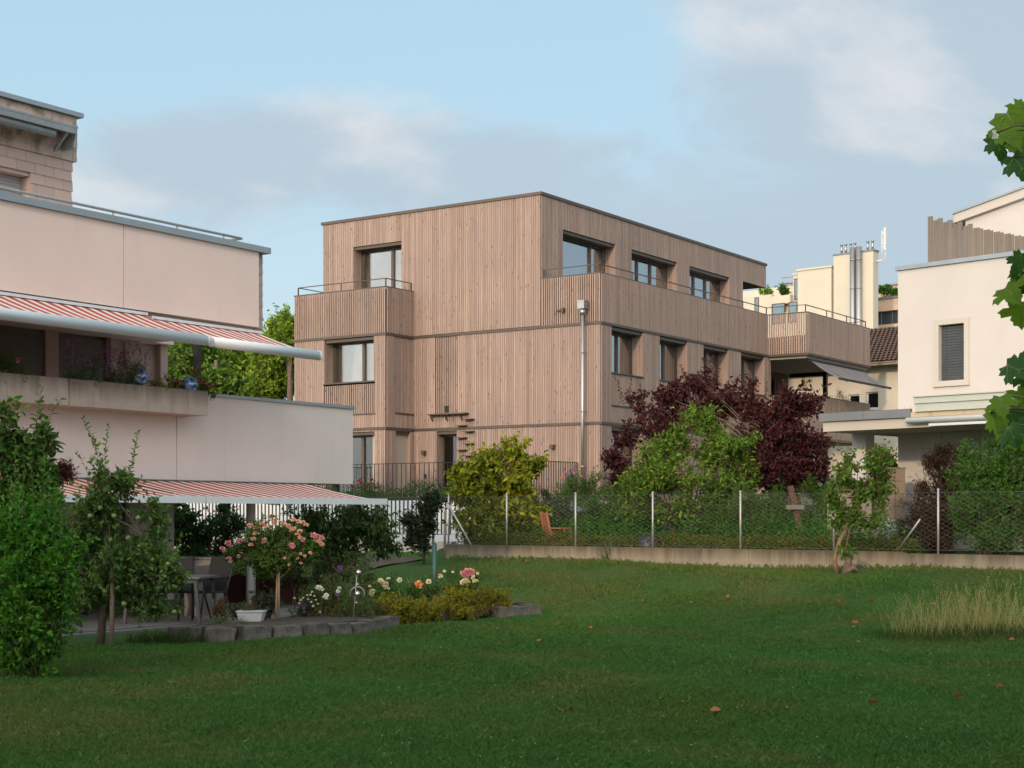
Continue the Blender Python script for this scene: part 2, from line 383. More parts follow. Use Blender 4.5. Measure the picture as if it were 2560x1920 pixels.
def timber_house():
    H = thing('timber_house', 'three storey flat roofed house clad in brown vertical timber boards with slatted balconies', 'building', (HX, HY, 0), ROT)
    Y0, BAY, X0, LX = Face('y', 0.0), Face('y', -1.4), Face('x', 0.0), Face('x', 2.07)
    SID = Face('x', -4.747)
    G = 2.02
    # --- top storey walls
    w = MB()
    clad(Y0, w, -8.5, 0.0, 7.225, 11.10, [(-7.232,-5.21,7.0,10.262)])
    clad(X0, w, 0.0, 13.64, 7.225, 11.10, [(1.176,4.341,7.0,10.26), (5.352,8.498,7.0,10.26), (9.393,12.546,7.0,10.26)])
    clad(X0, w, 13.64, 15.65, 10.27, 11.10)
    w.box(-8.5, -8.4, 0.1, 13.6, 7.2, 11.1, 1); w.box(-8.4, -0.11, 13.5, 13.6, 7.2, 10.9, 1)
    w.box(-8.4, -0.11, 13.62, 15.6, 10.27, 10.33, 1); w.box(-8.4, -0.11, 15.5, 15.62, 10.335, 11.1, 1)
    w.box(-8.4, -0.11, 0.11, 15.5, 10.62, 10.7, 1)
    w.build('upper_wall', [LARCH, DARKWOOD], H)
    c = MB()
    c.box(-8.56, 0.06, -0.06, 0.14, 11.102, 11.19); c.box(-0.14, 0.06, 0.1405, 15.70, 11.102, 11.19)
    c.box(-8.56, -8.36, 0.1405, 15.70, 11.102, 11.19); c.box(-8.355, -0.145, 15.5, 15.70, 11.102, 11.19)
    c.build('roof_coping', BRONZE, H)
    # --- main walls below
    w = MB(); zt = 7.13
    pan = (-3.896, -3.039, 4.76, 7.125); door = (-3.874, -3.052, G, 4.215)
    clad(Y0, w, -4.725, 2.07, 4.32, zt, [pan]); clad(Y0, w, -4.725, 2.07, G-0.4, 4.235, [door])
    w.build('gable_wall', [LARCH, DARKWOOD], H)
    w = MB(); wb = (-7.236, -5.188, 5.715, zt); wsl = (-7.236, -5.155, 4.72, 5.715); gd = (-7.2, -5.155, G, 4.19)
    clad(BAY, w, -8.48, -4.747, 4.32, zt, [wb, wsl]); clad(BAY, w, -8.48, -4.747, G-0.4, 4.235, [gd])
    clad(SID, w, -1.375, -0.03, 4.32, zt, [(-0.979,-0.084,4.74,zt)]); clad(SID, w, -1.375, -0.03, G-0.4, 4.235, [(-0.952,-0.203,G,4.215)])
    w.box(-8.48, -8.38, -1.29, 6, G-0.4, 7.1, 1); w.box(-8.3, -4.9, -1.28, 0, 7.05, 7.12, 1)
    w.build('bay_wall', [LARCH, DARKWOOD], H)
    w = MB(); W2 = [(0.561,2.438), (3.475,5.314), (6.406,8.226), (9.177,11.051)]
    holes = [(a,b,4.80,zt) for a, b in W2]; hg = [(a,b,2.3,4.20) for a, b in W2]
    clad(LX, w, 0.0, 11.58, 4.32, zt, holes); clad(LX, w, 0.0, 11.58, G-0.4, 4.235, hg)
    w.build('long_wall', [LARCH, DARKWOOD], H)
    w = MB(); w.box(-8.3, -0.1, 17.0, 17.1, 1.5, 7.0); w.build('back_wall', DARKWOOD, H)
    # loggia at the far end: recessed dark wall, slab, post, end beam
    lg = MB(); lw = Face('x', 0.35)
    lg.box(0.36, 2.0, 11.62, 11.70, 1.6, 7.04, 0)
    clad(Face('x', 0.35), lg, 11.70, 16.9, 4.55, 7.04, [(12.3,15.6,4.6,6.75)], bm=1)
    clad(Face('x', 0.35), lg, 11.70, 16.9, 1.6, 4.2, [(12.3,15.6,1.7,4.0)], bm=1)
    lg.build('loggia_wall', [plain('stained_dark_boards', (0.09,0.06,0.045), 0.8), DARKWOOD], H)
    window(H, lw, 12.3, 15.6, 4.6, 6.75, 0.12, (0.5,), [(0.3,0.42),(0.55,0.66)], glass=GLASSD, jamb=DARKWOOD)
    window(H, lw, 12.3, 15.6, 1.7, 4.0, 0.12, (0.5,), None, glass=GLASSD, jamb=DARKWOOD, room=1.0)
    sl_ = MB(); soff = render_wall('balcony_soffit', (0.33,0.30,0.27), amt=0.1)
    sl_.box(0.36, 3.47, 11.45, 17.12, 7.045, 7.125); sl_.box(0.36, 3.47, 11.45, 17.12, 4.25, 4.315)
    sl_.box(0.02, 1.95, 0.1, 11.44, 7.135, 7.2)
    sl_.build('balcony_slab', soff, H)
    p_ = MB(); p_.box(1.88, 2.02, 16.7, 16.86, 1.0, 7.04); p_.box(0.5, 1.879, 16.72, 16.84, 6.90, 7.04); p_.build('loggia_post', BLACKM, H)
    # --- metal string courses
    b = MB()
    for z in (7.135, 4.24):
        b.box(-8.53, -4.70, -1.45, -1.29, z, z+0.075); b.box(-4.85, -4.70, -1.289, -0.0505, z, z+0.075)
        b.box(-4.85, 2.12, -0.05, 0.09, z, z+0.075); b.box(1.96, 2.12, 0.0905, 11.42, z, z+0.075)
        b.box(2.08, 3.60, 11.31, 11.44, z, z+0.075); b.box(3.46, 3.60, 11.4405, 17.17, z, z+0.075)
        b.box(2.08, 3.46, 17.05, 17.17, z, z+0.075)
    b.build('string_course', BRONZE, H)
    # --- balconies (slatted parapets with flat rail)
    w = MB(); zb, zp = 7.215, 8.60
    slats(BAY, w, -8.48, -4.747, zb, zp, zb=8.52); slats(SID, w, -1.37, -0.02, zb, zp)
    slats(Face('x', -8.45), w, -1.36, -0.02, zb, zp, back=False)
    w.box(-8.50, -4.72, -1.435, -1.34, zp, zp+0.03, 2); w.box(-4.81, -4.72, -1.338, -0.0, zp, zp+0.03, 2)
    w.box(-8.5, -8.42, -1.338, -0.0, zp, zp+0.03, 2)
    w.box(-8.40, -4.83, -1.33, -0.03, 7.216, 7.24, 1)
    o = w.build('corner_balcony', [LARCH2, DARKWOOD, BRONZE], H)
    r = MB(); railing(r, [(-8.42,-0.02), (-8.42,-1.3), (-4.83,-1.3), (-4.83,-0.04)], 8.885, 8.63); r.build('handrail', BRONZE, o)
    w = MB()
    slats(Y0, w, 0.04, 2.07, zb, zp); slats(LX, w, 0.0, 11.33, zb, zp, pitch=0.07, w=0.052)
    slats(Face('y', 11.36), w, 2.1, 3.55, zb, zp, pitch=0.085, w=0.05, back=False)
    OX = Face('x', 3.55); slats(OX, w, 11.36, 17.15, zb, zp, pitch=0.07, w=0.055)
    w.box(0.03, 2.10, -0.035, 0.06, zp, zp+0.03, 2); w.box(2.01, 2.10, 0.061, 11.30, zp, zp+0.03, 2)
    w.box(2.02, 3.58, 11.325, 11.42, zp, zp+0.03, 2); w.box(3.49, 3.58, 11.421, 17.18, zp, zp+0.03, 2)
    o = w.build('roof_terrace_parapet', [LARCH2, DARKWOOD, BRONZE], H)
    r = MB(); railing(r, [(0.05,0.1), (1.97,0.1), (1.97,11.46), (3.44,11.46), (3.44,17.05), (2.4,17.05)], 8.885, 8.63); r.build('handrail', BRONZE, o)
    w = MB()
    slats(Face('y', 11.36), w, 2.1, 3.55, 4.32, 5.75, pitch=0.085, w=0.05, back=False); slats(OX, w, 11.36, 17.15, 4.32, 5.75, pitch=0.07, w=0.055)
    w.box(2.02, 3.58, 11.325, 11.42, 5.75, 5.79, 2); w.box(3.49, 3.58, 11.421, 17.18, 5.75, 5.79, 2)
    w.build('loggia_parapet', [LARCH2, DARKWOOD, BRONZE], H)
    # --- slat panels in the walls
    w = MB()
    slats(Y0, w, pan[0]+0.01, pan[1]-0.01, 4.762, 7.12, pitch=0.072, w=0.04, d0=0.02)
    o = w.build('slat_screen', [LARCH2, DARKWOOD], H)
    cdm = MB(); cdm.box(-3.55, -3.37, -0.02, 0.012, 4.785, 4.99, 0); cdm.build('cat_flap', BLACKM, o)
    w = MB(); slats(BAY, w, wsl[0]+0.01, wsl[1]-0.01, 4.76, 5.67, pitch=0.085, w=0.05, d0=0.02)
    BAY.box(w, wsl[0]-0.02, wsl[1]+0.02, -0.05, 0.09, 4.722, 4.757, 2); w.build('slat_screen', [LARCH2, DARKWOOD, BRONZE], H)
    w = MB(); slats(SID, w, -0.97, -0.09, 4.79, 7.12, pitch=0.075, w=0.045, d0=0.02)
    SID.box(w, -1.0, -0.06, -0.05, 0.09, 4.742, 4.787, 2); w.build('slat_screen', [LARCH2, DARKWOOD, BRONZE], H)
    for a, b_ in W2:
        w = MB(); slats(LX, w, a+0.01, b_-0.01, 4.84, 5.745, pitch=0.075, w=0.052, d0=0.015)
        LX.box(w, a-0.02, b_+0.02, -0.05, 0.09, 4.802, 4.838, 2); w.build('slat_screen', [LARCH2, DARKWOOD, BRONZE], H)
    # --- windows
    window(H, Y0, -7.232, -5.21, 7.36, 10.262, 0.38, (0.66,), [(0.0,0.12)], sill=False, glass=GLASSL, room=0.9)
    window(H, BAY, wb[0], wb[1], 5.75, 7.125, 0.38, (0.64,), [(0.0,0.64), (0.66,0.80)], glass=GLASSL)
    window(H, BAY, gd[0], gd[1], G, 4.19, 0.30, (0.64,), None, glass=GLASSD, sill=False)
    window(H, SID, -0.952, -0.203, G, 4.215, 0.22, (), [(0.0,1.0)], room=0.3, sill=False)
    window(H, Y0, door[0], door[1], G, 4.215, 0.30, (), None, glass=GLASSD, sill=False)
    for i, (a, b_) in enumerate(((1.176,4.341), (5.352,8.498), (9.393,12.546))):
        window(H, X0, a, b_, 7.36, 10.26, 0.36, ((0.70,) if i == 0 else (0.33,0.62)), ([(0.82,1.0)] if i == 0 else [(0.22,0.42), (0.80,1.0)]), sill=False)
    for i, (a, b_) in enumerate(W2):
        window(H, LX, a, b_, 5.79, 7.125, 0.36, (0.52,), ([(0.86,1.0)] if i == 0 else [(0.55,1.0)]))
        window(H, LX, a, b_, 2.34, 4.195, 0.36, (0.52,), [(0.0,0.5)])
    # --- cat ladder, lamps, sockets, downpipe, awning
    o = MB(); o.box(-4.05, -2.60, -0.24, -0.03, 4.71, 4.745)
    for x in (-3.98, -3.42, -2.85): o.beam((x,-0.03,4.52), (x,-0.17,4.70), 0.03, 0.03)
    sh = o.build('cat_shelf', BRONZE, H)
    for i in range(8):
        s_ = MB(); x = (-2.55, -2.82)[i % 2]; s_.box(x-0.17, x+0.17, -0.22, -0.028, 4.53-0.186*i, 4.552-0.186*i); s_.build('cat_ladder_step', BRONZE, sh)
    for x, z in ((-4.297,3.56), (0.467,3.63)):
        l_ = MB(); l_.box(x-0.06, x+0.06, -0.16, -0.027, z-0.06, z+0.06); l_.build('wall_lamp', BRONZE, H)
    for z in (2.83, 2.40):
        l_ = MB(); l_.box(-4.315, -4.235, -0.06, -0.026, z-0.06, z+0.06); l_.build('wall_socket', BLACKM, H)
    d = MB(); d.box(1.48, 1.70, -0.33, -0.11, 7.58, 7.79); d.box(1.465, 1.715, -0.345, -0.095, 7.79, 7.82)
    d.tube([(1.59,-0.22,7.55), (1.59,-0.22,7.40)], [0.10, 0.055], 12); d.tube([(1.59,-0.22,7.40), (1.59,-0.22,1.6)], 0.05, 12)
    for z in (6.3, 4.6, 3.0): d.tube([(1.59,-0.22,z), (1.59,-0.22,z+0.04)], 0.06, 12); d.beam((1.59,-0.22,z+0.02), (1.59,0,z+0.02), 0.02, 0.02)
    d.build('downpipe', STEEL, H)
    sp = MB(); sp.tube([(0.75,-0.03,7.62), (0.75,-0.14,7.62)], 0.02, 6); sp.box(0.60, 0.90, -0.10, -0.06, 7.60, 7.64); sp.box(0.80, 0.88, -0.16, -0.06, 7.55, 7.68); sp.build('bird_spout', BRONZE, H)
    aw = MB(); p0, p1 = Vector((3.50,11.75,6.98)), Vector((3.50,16.7,6.98)); q0, q1 = Vector((4.55,11.75,6.30)), Vector((4.55,16.7,6.30))
    n = 14
    for i in range(n):
        for k in range(6):
            def P(u, t): a_ = p0.lerp(p1, u); b_ = q0.lerp(q1, u); c_ = a_.lerp(b_, t); c_.z -= 0.05*math.sin(math.pi*t); return c_
            aw.face([P(i/n,k/6), P(i/n,(k+1)/6), P((i+1)/n,(k+1)/6), P((i+1)/n,k/6)], 0, True)
    ao = aw.build('awning', plain('grey_awning_cloth', (0.17,0.155,0.15), 0.9), H)
    a2 = MB(); a2.beam(q0, q1, 0.07, 0.07); a2.beam((3.48,11.7,6.99), (3.48,16.75,6.99), 0.12, 0.09)
    for u in (0.15, 0.85): a2.beam(p0.lerp(p1,u)-Vector((0,0,0.1)), q0.lerp(q1,u)-Vector((0,0,0.04)), 0.04, 0.05)
    a2.build('awning_frame', BLACKM, ao)
    return H
timber_house()
# ------------------------------------------------------------------ terrace in front of the timber house: white retaining wall and railing
def hloc(x, y, z=0): return Vector((HX+x*math.cos(ROT)-y*math.sin(ROT), HY+x*math.sin(ROT)+y*math.cos(ROT), z))
tw = MB(); WHITEW = render_wall('white_render', (0.56,0.57,0.58), (0.40,0.40,0.38), 0.3)
tw.box(-16, 2.9, -5.0, -4.8, 0.4, 2.02); tw.box(2.7, 2.9, -4.79, 0.4, 0.4, 2.02)
tag(tw.build('terrace_wall', WHITEW, None, (HX,HY,0), ROT), 'low white rendered wall holding up the terrace behind the picket fence', 'wall')
tt = MB(); tt.box(-16, 2.69, -4.79, 16, 1.5, 1.99)
tag(tt.build('terrace', plain('terrace_soil', (0.07,0.055,0.04), 0.95, 0, 0.4, 8), None, (HX,HY,0), ROT), kind='structure')
rl = thing('terrace_railing', 'slim dark bar railing round the terrace of the timber house', 'railing', (HX,HY,0), ROT)
def bars(mb, p, q, zb, zt, step=0.12, w=0.014, d=0.03):
    p, q = Vector(p), Vector(q); n = int((q-p).length/step)
    mb.beam((p.x,p.y,zt), (q.x,q.y,zt), 0.04, 0.02); mb.beam((p.x,p.y,zb), (q.x,q.y,zb), 0.04, 0.015)
    for i in range(n+1):
        c = p.lerp(q, i/n); mb.beam((c.x,c.y,zb+0.008), (c.x,c.y,zt-0.01), d, w)
b_ = MB(); bars(b_, (-10,-2.24,0), (1.16,-2.24,0), 2.08, 3.15, 0.17, 0.012, 0.022); b_.build('railing_bars', BLACKM, rl)
b_ = MB(); bars(b_, (1.16,-2.24,0), (1.30,-0.06,0), 2.08, 3.15, 0.11, 0.012, 0.04); b_.build('railing_bars', BRONZE, rl)
pf = thing('picket_fence', 'dark metal bar fence in front of the white terrace wall, left of the mesh fence', 'fence', (HX,HY,0), ROT)
b_ = MB(); bars(b_, (-13.0,-8.0,0), (2.6,-8.0,0), 1.15, 2.06, 0.13, 0.018, 0.035); b_.build('railing_bars', plain('slate_metal', (0.035,0.045,0.05), 0.5, 0.3), pf)
b_ = MB(); b_.box(-13.0, 2.7, -8.10, -7.9, 0.2, 0.98); b_.build('concrete_kerb', CONC, pf)
# ================================================================== pink terraced house on the left
LX0, LY0 = (660-1280)/FPX*27.1, 27.1
def lloc(x, y, z=0): return Vector((LX0+x*math.cos(ROT)-y*math.sin(ROT), LY0+x*math.sin(ROT)+y*math.cos(ROT), z))
def shutter(mb, F, a0, a1, z0, z1, d=0.05, m=0):
    n = int((z1-z0)/0.055)
    for i in range(n):
        z = z0+(z1-z0)*i/n; F.box(mb, a0, a1, d, d+0.02, z+0.008, z+(z1-z0)/n, m); F.box(mb, a0, a1, d+0.012, d+0.03, z, z+0.008, m)
def tiles(F, mb, a0, a1, z0, z1, hole=None, tw=0.6, th=0.2, m=0):
    """overlapping fibre cement shingles in half-bond"""
    rows = int(round((z1-z0)/th)); th = (z1-z0)/rows
    for r in range(rows):
        zz = z0+r*th; off = (r % 2)*tw/2; x = a0-off
        while x < a1:
            p, q = max(x, a0)+0.003, min(x+tw, a1)-0.003; x += tw
            if q-p < 0.02: continue
            segs = [(p, q)]
            if hole and zz+th > hole[2]+1e-3 and zz < hole[3]-1e-3:
                segs = [(u, v) for u, v in ((p, min(q, hole[0])), (max(p, hole[1]), q)) if v-u > 0.02]
            for u, v in segs:
                if F.axis == 'x':
                    mb.hexa([(F.c,u,zz),(F.c+0.022,u,zz-0.004),(F.c+0.022,v,zz-0.004),(F.c,v,zz),(F.c,u,zz+th),(F.c+0.008,u,zz+th),(F.c+0.008,v,zz+th),(F.c,v,zz+th)], m)
ARMM = plain('cream_metal', (0.62,0.52,0.38), 0.5, 0.1)
def awning(H, name, y0, y1, x0, z0, x1, z1, clothm, barr=0.085, sag=0.03, box=False, arms=(0.2,0.8)):
    c = MB(); nu, nv = 60, 6
    def P(i, k):
        u, t = i/nu, k/nv
        return (x0+(x1-x0)*t, y0+(y1-y0)*u, z0+(z1-z0)*t-sag*math.sin(math.pi*t)*(0.6+0.4*math.sin(u*9)))
    for i in range(nu):
        for k in range(nv): c.face([P(i,k), P(i+1,k), P(i+1,k+1), P(i,k+1)], 0, True)
    o = c.build(name, clothm, H)
    f = MB(); white = plain('awning_white_metal', (0.62,0.66,0.68), 0.4, 0.1, 0.04)
    if box: f.box(x1-0.03, x1+0.05, y0, y1, z1-0.06, z1+0.045)
    else:
        f.tube([(x1,y0,z1-0.02), (x1,y1,z1-0.02)], barr, 20); f.tube([(x1,y1,z1-0.02), (x1,y1+0.03,z1-0.02)], barr*1.03, 20)
    f.build('front_bar', white, o)
    for t in arms:
        g = MB(); y = y0+(y1-y0)*t; g.beam((x0+0.05,y-0.3,z0-0.1), ((x0+x1)/2,y+0.25,(z0+z1)/2-0.12), 0.05, 0.06); g.beam(((x0+x1)/2,y+0.25,(z0+z1)/2-0.12), (x1,y,z1-0.05), 0.05, 0.06)
        g.build('folding_arm', ARMM, o)
    h = MB(); rail = GREYTIN if box else white; h.box(x0-0.03, x0+0.04, y0-0.02, y1+0.02, z0+0.004, z0+(0.02 if box else 0.05)); h.build('awning_rail', rail, o)
    return o
def pink_house():
    H = thing('terraced_house', 'pale pink stepped apartment house with red striped awnings and plant troughs', 'building', (LX0,LY0,0), ROT)
    PINK = render_wall('pink_render', (0.70,0.56,0.505), (0.40,0.33,0.30), 0.16)
    PINK2 = render_wall('pale_render', (0.72,0.615,0.565), (0.40,0.36,0.34), 0.2)
    SHUT = plain('brown_roller_shutter', (0.12,0.10,0.085), 0.6)
    TILE = NT('pink_shingles'); tv = TILE.coord(); tn = TILE.noise(tv, 3.0, 5, 0.65)
    tcol = TILE.mix(TILE.island(), (0.46,0.345,0.30), (0.40,0.31,0.275))
    sx = TILE.n('ShaderNodeSeparateXYZ'); TILE.link(tv, sx.inputs[0])
    moss = TILE.math('MULTIPLY', TILE.rng(tn, 0.47, 0.60), TILE.rng(sx.outputs[2], 7.9, 8.1, 0.0, 0.75))
    TILE = TILE.done(TILE.bsdf(TILE.mix(moss, tcol, (0.13,0.11,0.05)), 0.85))
    A = MB()
    A.box(-0.16, 0.0, -14, -3.2405, 4.965, 6.33); A.box(-0.16, 0.0, -3.2255, -0.13, 4.965, 6.33); A.box(-0.15, -0.02, -3.24, -3.226, 4.97, 6.325)
    A.box(-3.4, -0.161, -14, 0.1, 4.90, 5.10)
    A.box(-3.4, -2.95, 0.101, 0.62, 4.905, 5.095)
    A.build('upper_parapet', PINK, H)
    e = MB(); tiles(Face('x', -0.13), e, -0.115, 0.09, 4.965, 6.33, tw=0.5); e.box(-0.30, -0.135, -0.125, 0.09, 4.9, 6.33, 0); e.build('tiled_edge', TILE, H)
    c = MB(); c.box(-0.25, 0.05, -14, 0.13, 6.335, 6.405); c.box(-0.25, 0.052, -14, 0.13, 6.30, 6.334, 0); c.build('parapet_coping', ZINC, H)
    r = MB(); x = -0.40; r.tube([(x,-14,6.58), (x,-0.15,6.58), (-1.2,-0.15,6.58)], 0.024, 8)
    for y in (-13,-11.3,-9.6,-7.9,-6.2,-4.6,-3.1,-1.7,-0.6): r.tube([(x,y,6.2), (x,y,6.58)], 0.014, 6)
    r.build('roof_rail', GALV, H)
    # penthouse
    p = MB(); PX = Face('x', -3.0)
    tiles(PX, p, -9, -1.78, 5.1, 7.98, (-5.5,-2.70,5.6,7.55), tw=0.40, th=0.18)
    p.box(-7, -3.02, -9, -5.5, 5.1, 7.98); p.box(-7, -3.02, -2.70, -1.79, 5.1, 7.98); p.box(-7, -3.02, -5.5, -2.7, 7.55, 7.98); p.box(-7, -3.4, -5.5, -2.7, 5.1, 7.549)
    for k in range(9): p.box(-3.3, -3.001, -2.72, -2.698, 5.6+k*0.215, 5.6+(k+1)*0.215-0.006)
    p.box(-7, -3.0, -9, -1.71, 7.981, 8.79)
    tiles(Face('x', -2.985), p, -9, -1.70, 7.985, 8.78, tw=0.9, th=0.2)
    p.build('penthouse_wall', TILE, H)
    s_ = MB(); shutter(s_, PX, -5.49, -2.73, 5.7, 7.54, 0.22); s_.build('roller_shutter', plain('grey_roller_shutter', (0.30,0.30,0.30), 0.5), H)
    c = MB(); c.box(-7, -2.90, -9, -1.60, 8.79, 8.87); c.build('penthouse_coping', ZINC, H)
    b = MB(); b.box(-2.98, -2.55, -9, -2.02, 8.46, 8.50); b.box(-2.62, -2.55, -9, -2.06, 8.36, 8.455); b.tube([(-2.6,-9,8.27), (-2.6,-2.5,8.27)], 0.06, 10)
    b.beam((-2.97,-2.2,8.1), (-2.6,-2.2,8.4), 0.04, 0.06); b.box(-2.97,-2.6,-2.05,-2.0,8.12,8.46)
    b.build('awning_cassette', plain('grey_paint_metal', (0.24,0.27,0.28), 0.5, 0.3), H)
    # upper balcony back wall
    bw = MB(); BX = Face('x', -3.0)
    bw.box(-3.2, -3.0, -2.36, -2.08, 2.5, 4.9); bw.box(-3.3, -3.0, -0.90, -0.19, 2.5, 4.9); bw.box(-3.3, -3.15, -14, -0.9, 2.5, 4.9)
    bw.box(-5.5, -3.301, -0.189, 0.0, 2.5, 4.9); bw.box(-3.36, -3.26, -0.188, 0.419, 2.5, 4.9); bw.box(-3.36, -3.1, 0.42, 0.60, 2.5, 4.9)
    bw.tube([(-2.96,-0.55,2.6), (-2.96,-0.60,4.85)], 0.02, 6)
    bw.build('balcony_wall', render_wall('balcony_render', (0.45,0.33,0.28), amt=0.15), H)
    for y0, y1 in ((-6.5,-2.37), (-2.07,-1.02)): s_ = MB(); shutter(s_, BX, y0, y1, 2.5, 4.85, 0.04); s_.build('roller_shutter', SHUT, H)
    q = MB(); q.box(-3.1, -2.98, -1.01, -0.905, 2.5, 4.88); q.build('shutter_guide', plain('brown_frame', (0.16,0.08,0.05), 0.6), H)
    q = MB(); q.box(-3.08, -2.97, 1.25, 1.36, 2.5, 5.0); q.build('terrace_post', BLACKM, H)
    # lower parapet and floor
    B = MB(); J = -2.09
    B.box(-0.16, 0.0, -14, J-0.008, 2.22, 3.66); B.box(-0.16, 0.0, J+0.008, 2.44, 2.22, 3.66); B.box(-0.14, -0.02, J-0.0075, J+0.0075, 2.23, 3.65)
    B.box(-3.4, -0.161, -14, 2.3, 2.28, 2.5); B.box(-3.4, -0.161, 2.301, 2.44, 2.22, 3.66)
    B.build('lower_parapet', PINK2, H)
    c = MB(); c.box(-0.22, 0.04, -1.84, 2.50, 3.661, 3.715); c.build('parapet_coping', ZINC, H)
    t = MB()
    for a0, a1 in ((-14,-4.745), (-4.725,-1.86)):
        t.box(0.44, 0.5, a0, a1, 3.285, 3.69); t.box(-0.05, 0.439, a0, a1, 3.285, 3.34); t.box(0.002, 0.05, a0, a1, 3.341, 3.66)
        t.box(0.051, 0.438, a0, a0+0.06, 3.341, 3.69); t.box(0.051, 0.438, a1-0.06, a1, 3.341, 3.69)
    o = t.build('plant_trough', render_wall('trough_concrete', (0.50,0.40,0.335), (0.13,0.105,0.085), 0.7, drip=(3.25,3.69)), H)
    t = MB(); t.box(0.052, 0.437, -13.9, -4.81, 3.45, 3.63); t.box(0.052, 0.437, -4.66, -1.93, 3.45, 3.63); t.build('soil', plain('trough_soil', (0.05,0.035,0.025), 0.95), o)
    # ground floor
    g = MB(); g.box(-2.8, -2.5, -14, -7.2, 0, 2.28); g.box(-2.8, -2.5, -5.2, -3.6, 0, 2.28); g.box(-2.8, -2.5, -0.9, 0.2, 0, 2.28)
    g.box(-6, -2.79, -0.1, 0.2, 0, 2.28); g.box(-5.2, -4.9, -14, -0.2, 0, 2.28); g.box(-1.3, -1.0, -4.2, -3.2, 0.0, 2.27)
    g.box(-1.6, 1.4, -7.6, -7.35, 0.0, 0.35)
    g.build('ground_floor_wall', PINK2, H)
    GX = Face('x', -2.5)
    for y0, y1 in ((-7.19,-5.21), (-3.59,-0.91)): s_ = MB(); shutter(s_, GX, y0, y1, 0.05, 2.25, 0.08); s_.build('roller_shutter', SHUT, H)
    k = MB(); k.tube([(-0.08,-0.25,0.0), (-0.08,-0.25,2.219)], 0.083, 20); k.tube([(-0.08,-0.25,0.0), (-0.08,-0.25,0.06)], 0.10, 20); k.build('column', plain('white_column_paint', (0.78,0.76,0.72), 0.6, 0, 0.06), H)
    # awnings
    R1 = stripes('striped_awning_cloth', (0.42,0.075,0.07), (0.72,0.65,0.58), 0.235, 0.46)
    R2 = stripes('lower_striped_awning_cloth', (0.38,0.06,0.06), (0.72,0.66,0.60), 0.235, 0.46)
    awning(H, 'awning', -11.5, -2.80, 0.03, 4.88, 1.40, 4.415, R1, arms=(0.3,0.85)); awning(H, 'awning', -2.66, -0.13, 0.03, 4.84, 1.38, 4.405, R1, arms=(0.35,))
    awning(H, 'awning', -11.0, -3.35, 0.03, 2.20, 1.92, 1.875, R2, 0.05, 0.03, True, (0.5,0.95)); awning(H, 'awning', -3.33, 1.05, 0.03, 2.20, 1.92, 1.875, R2, 0.05, 0.03, True, (0.35,0.8))
    return H
pink_house()
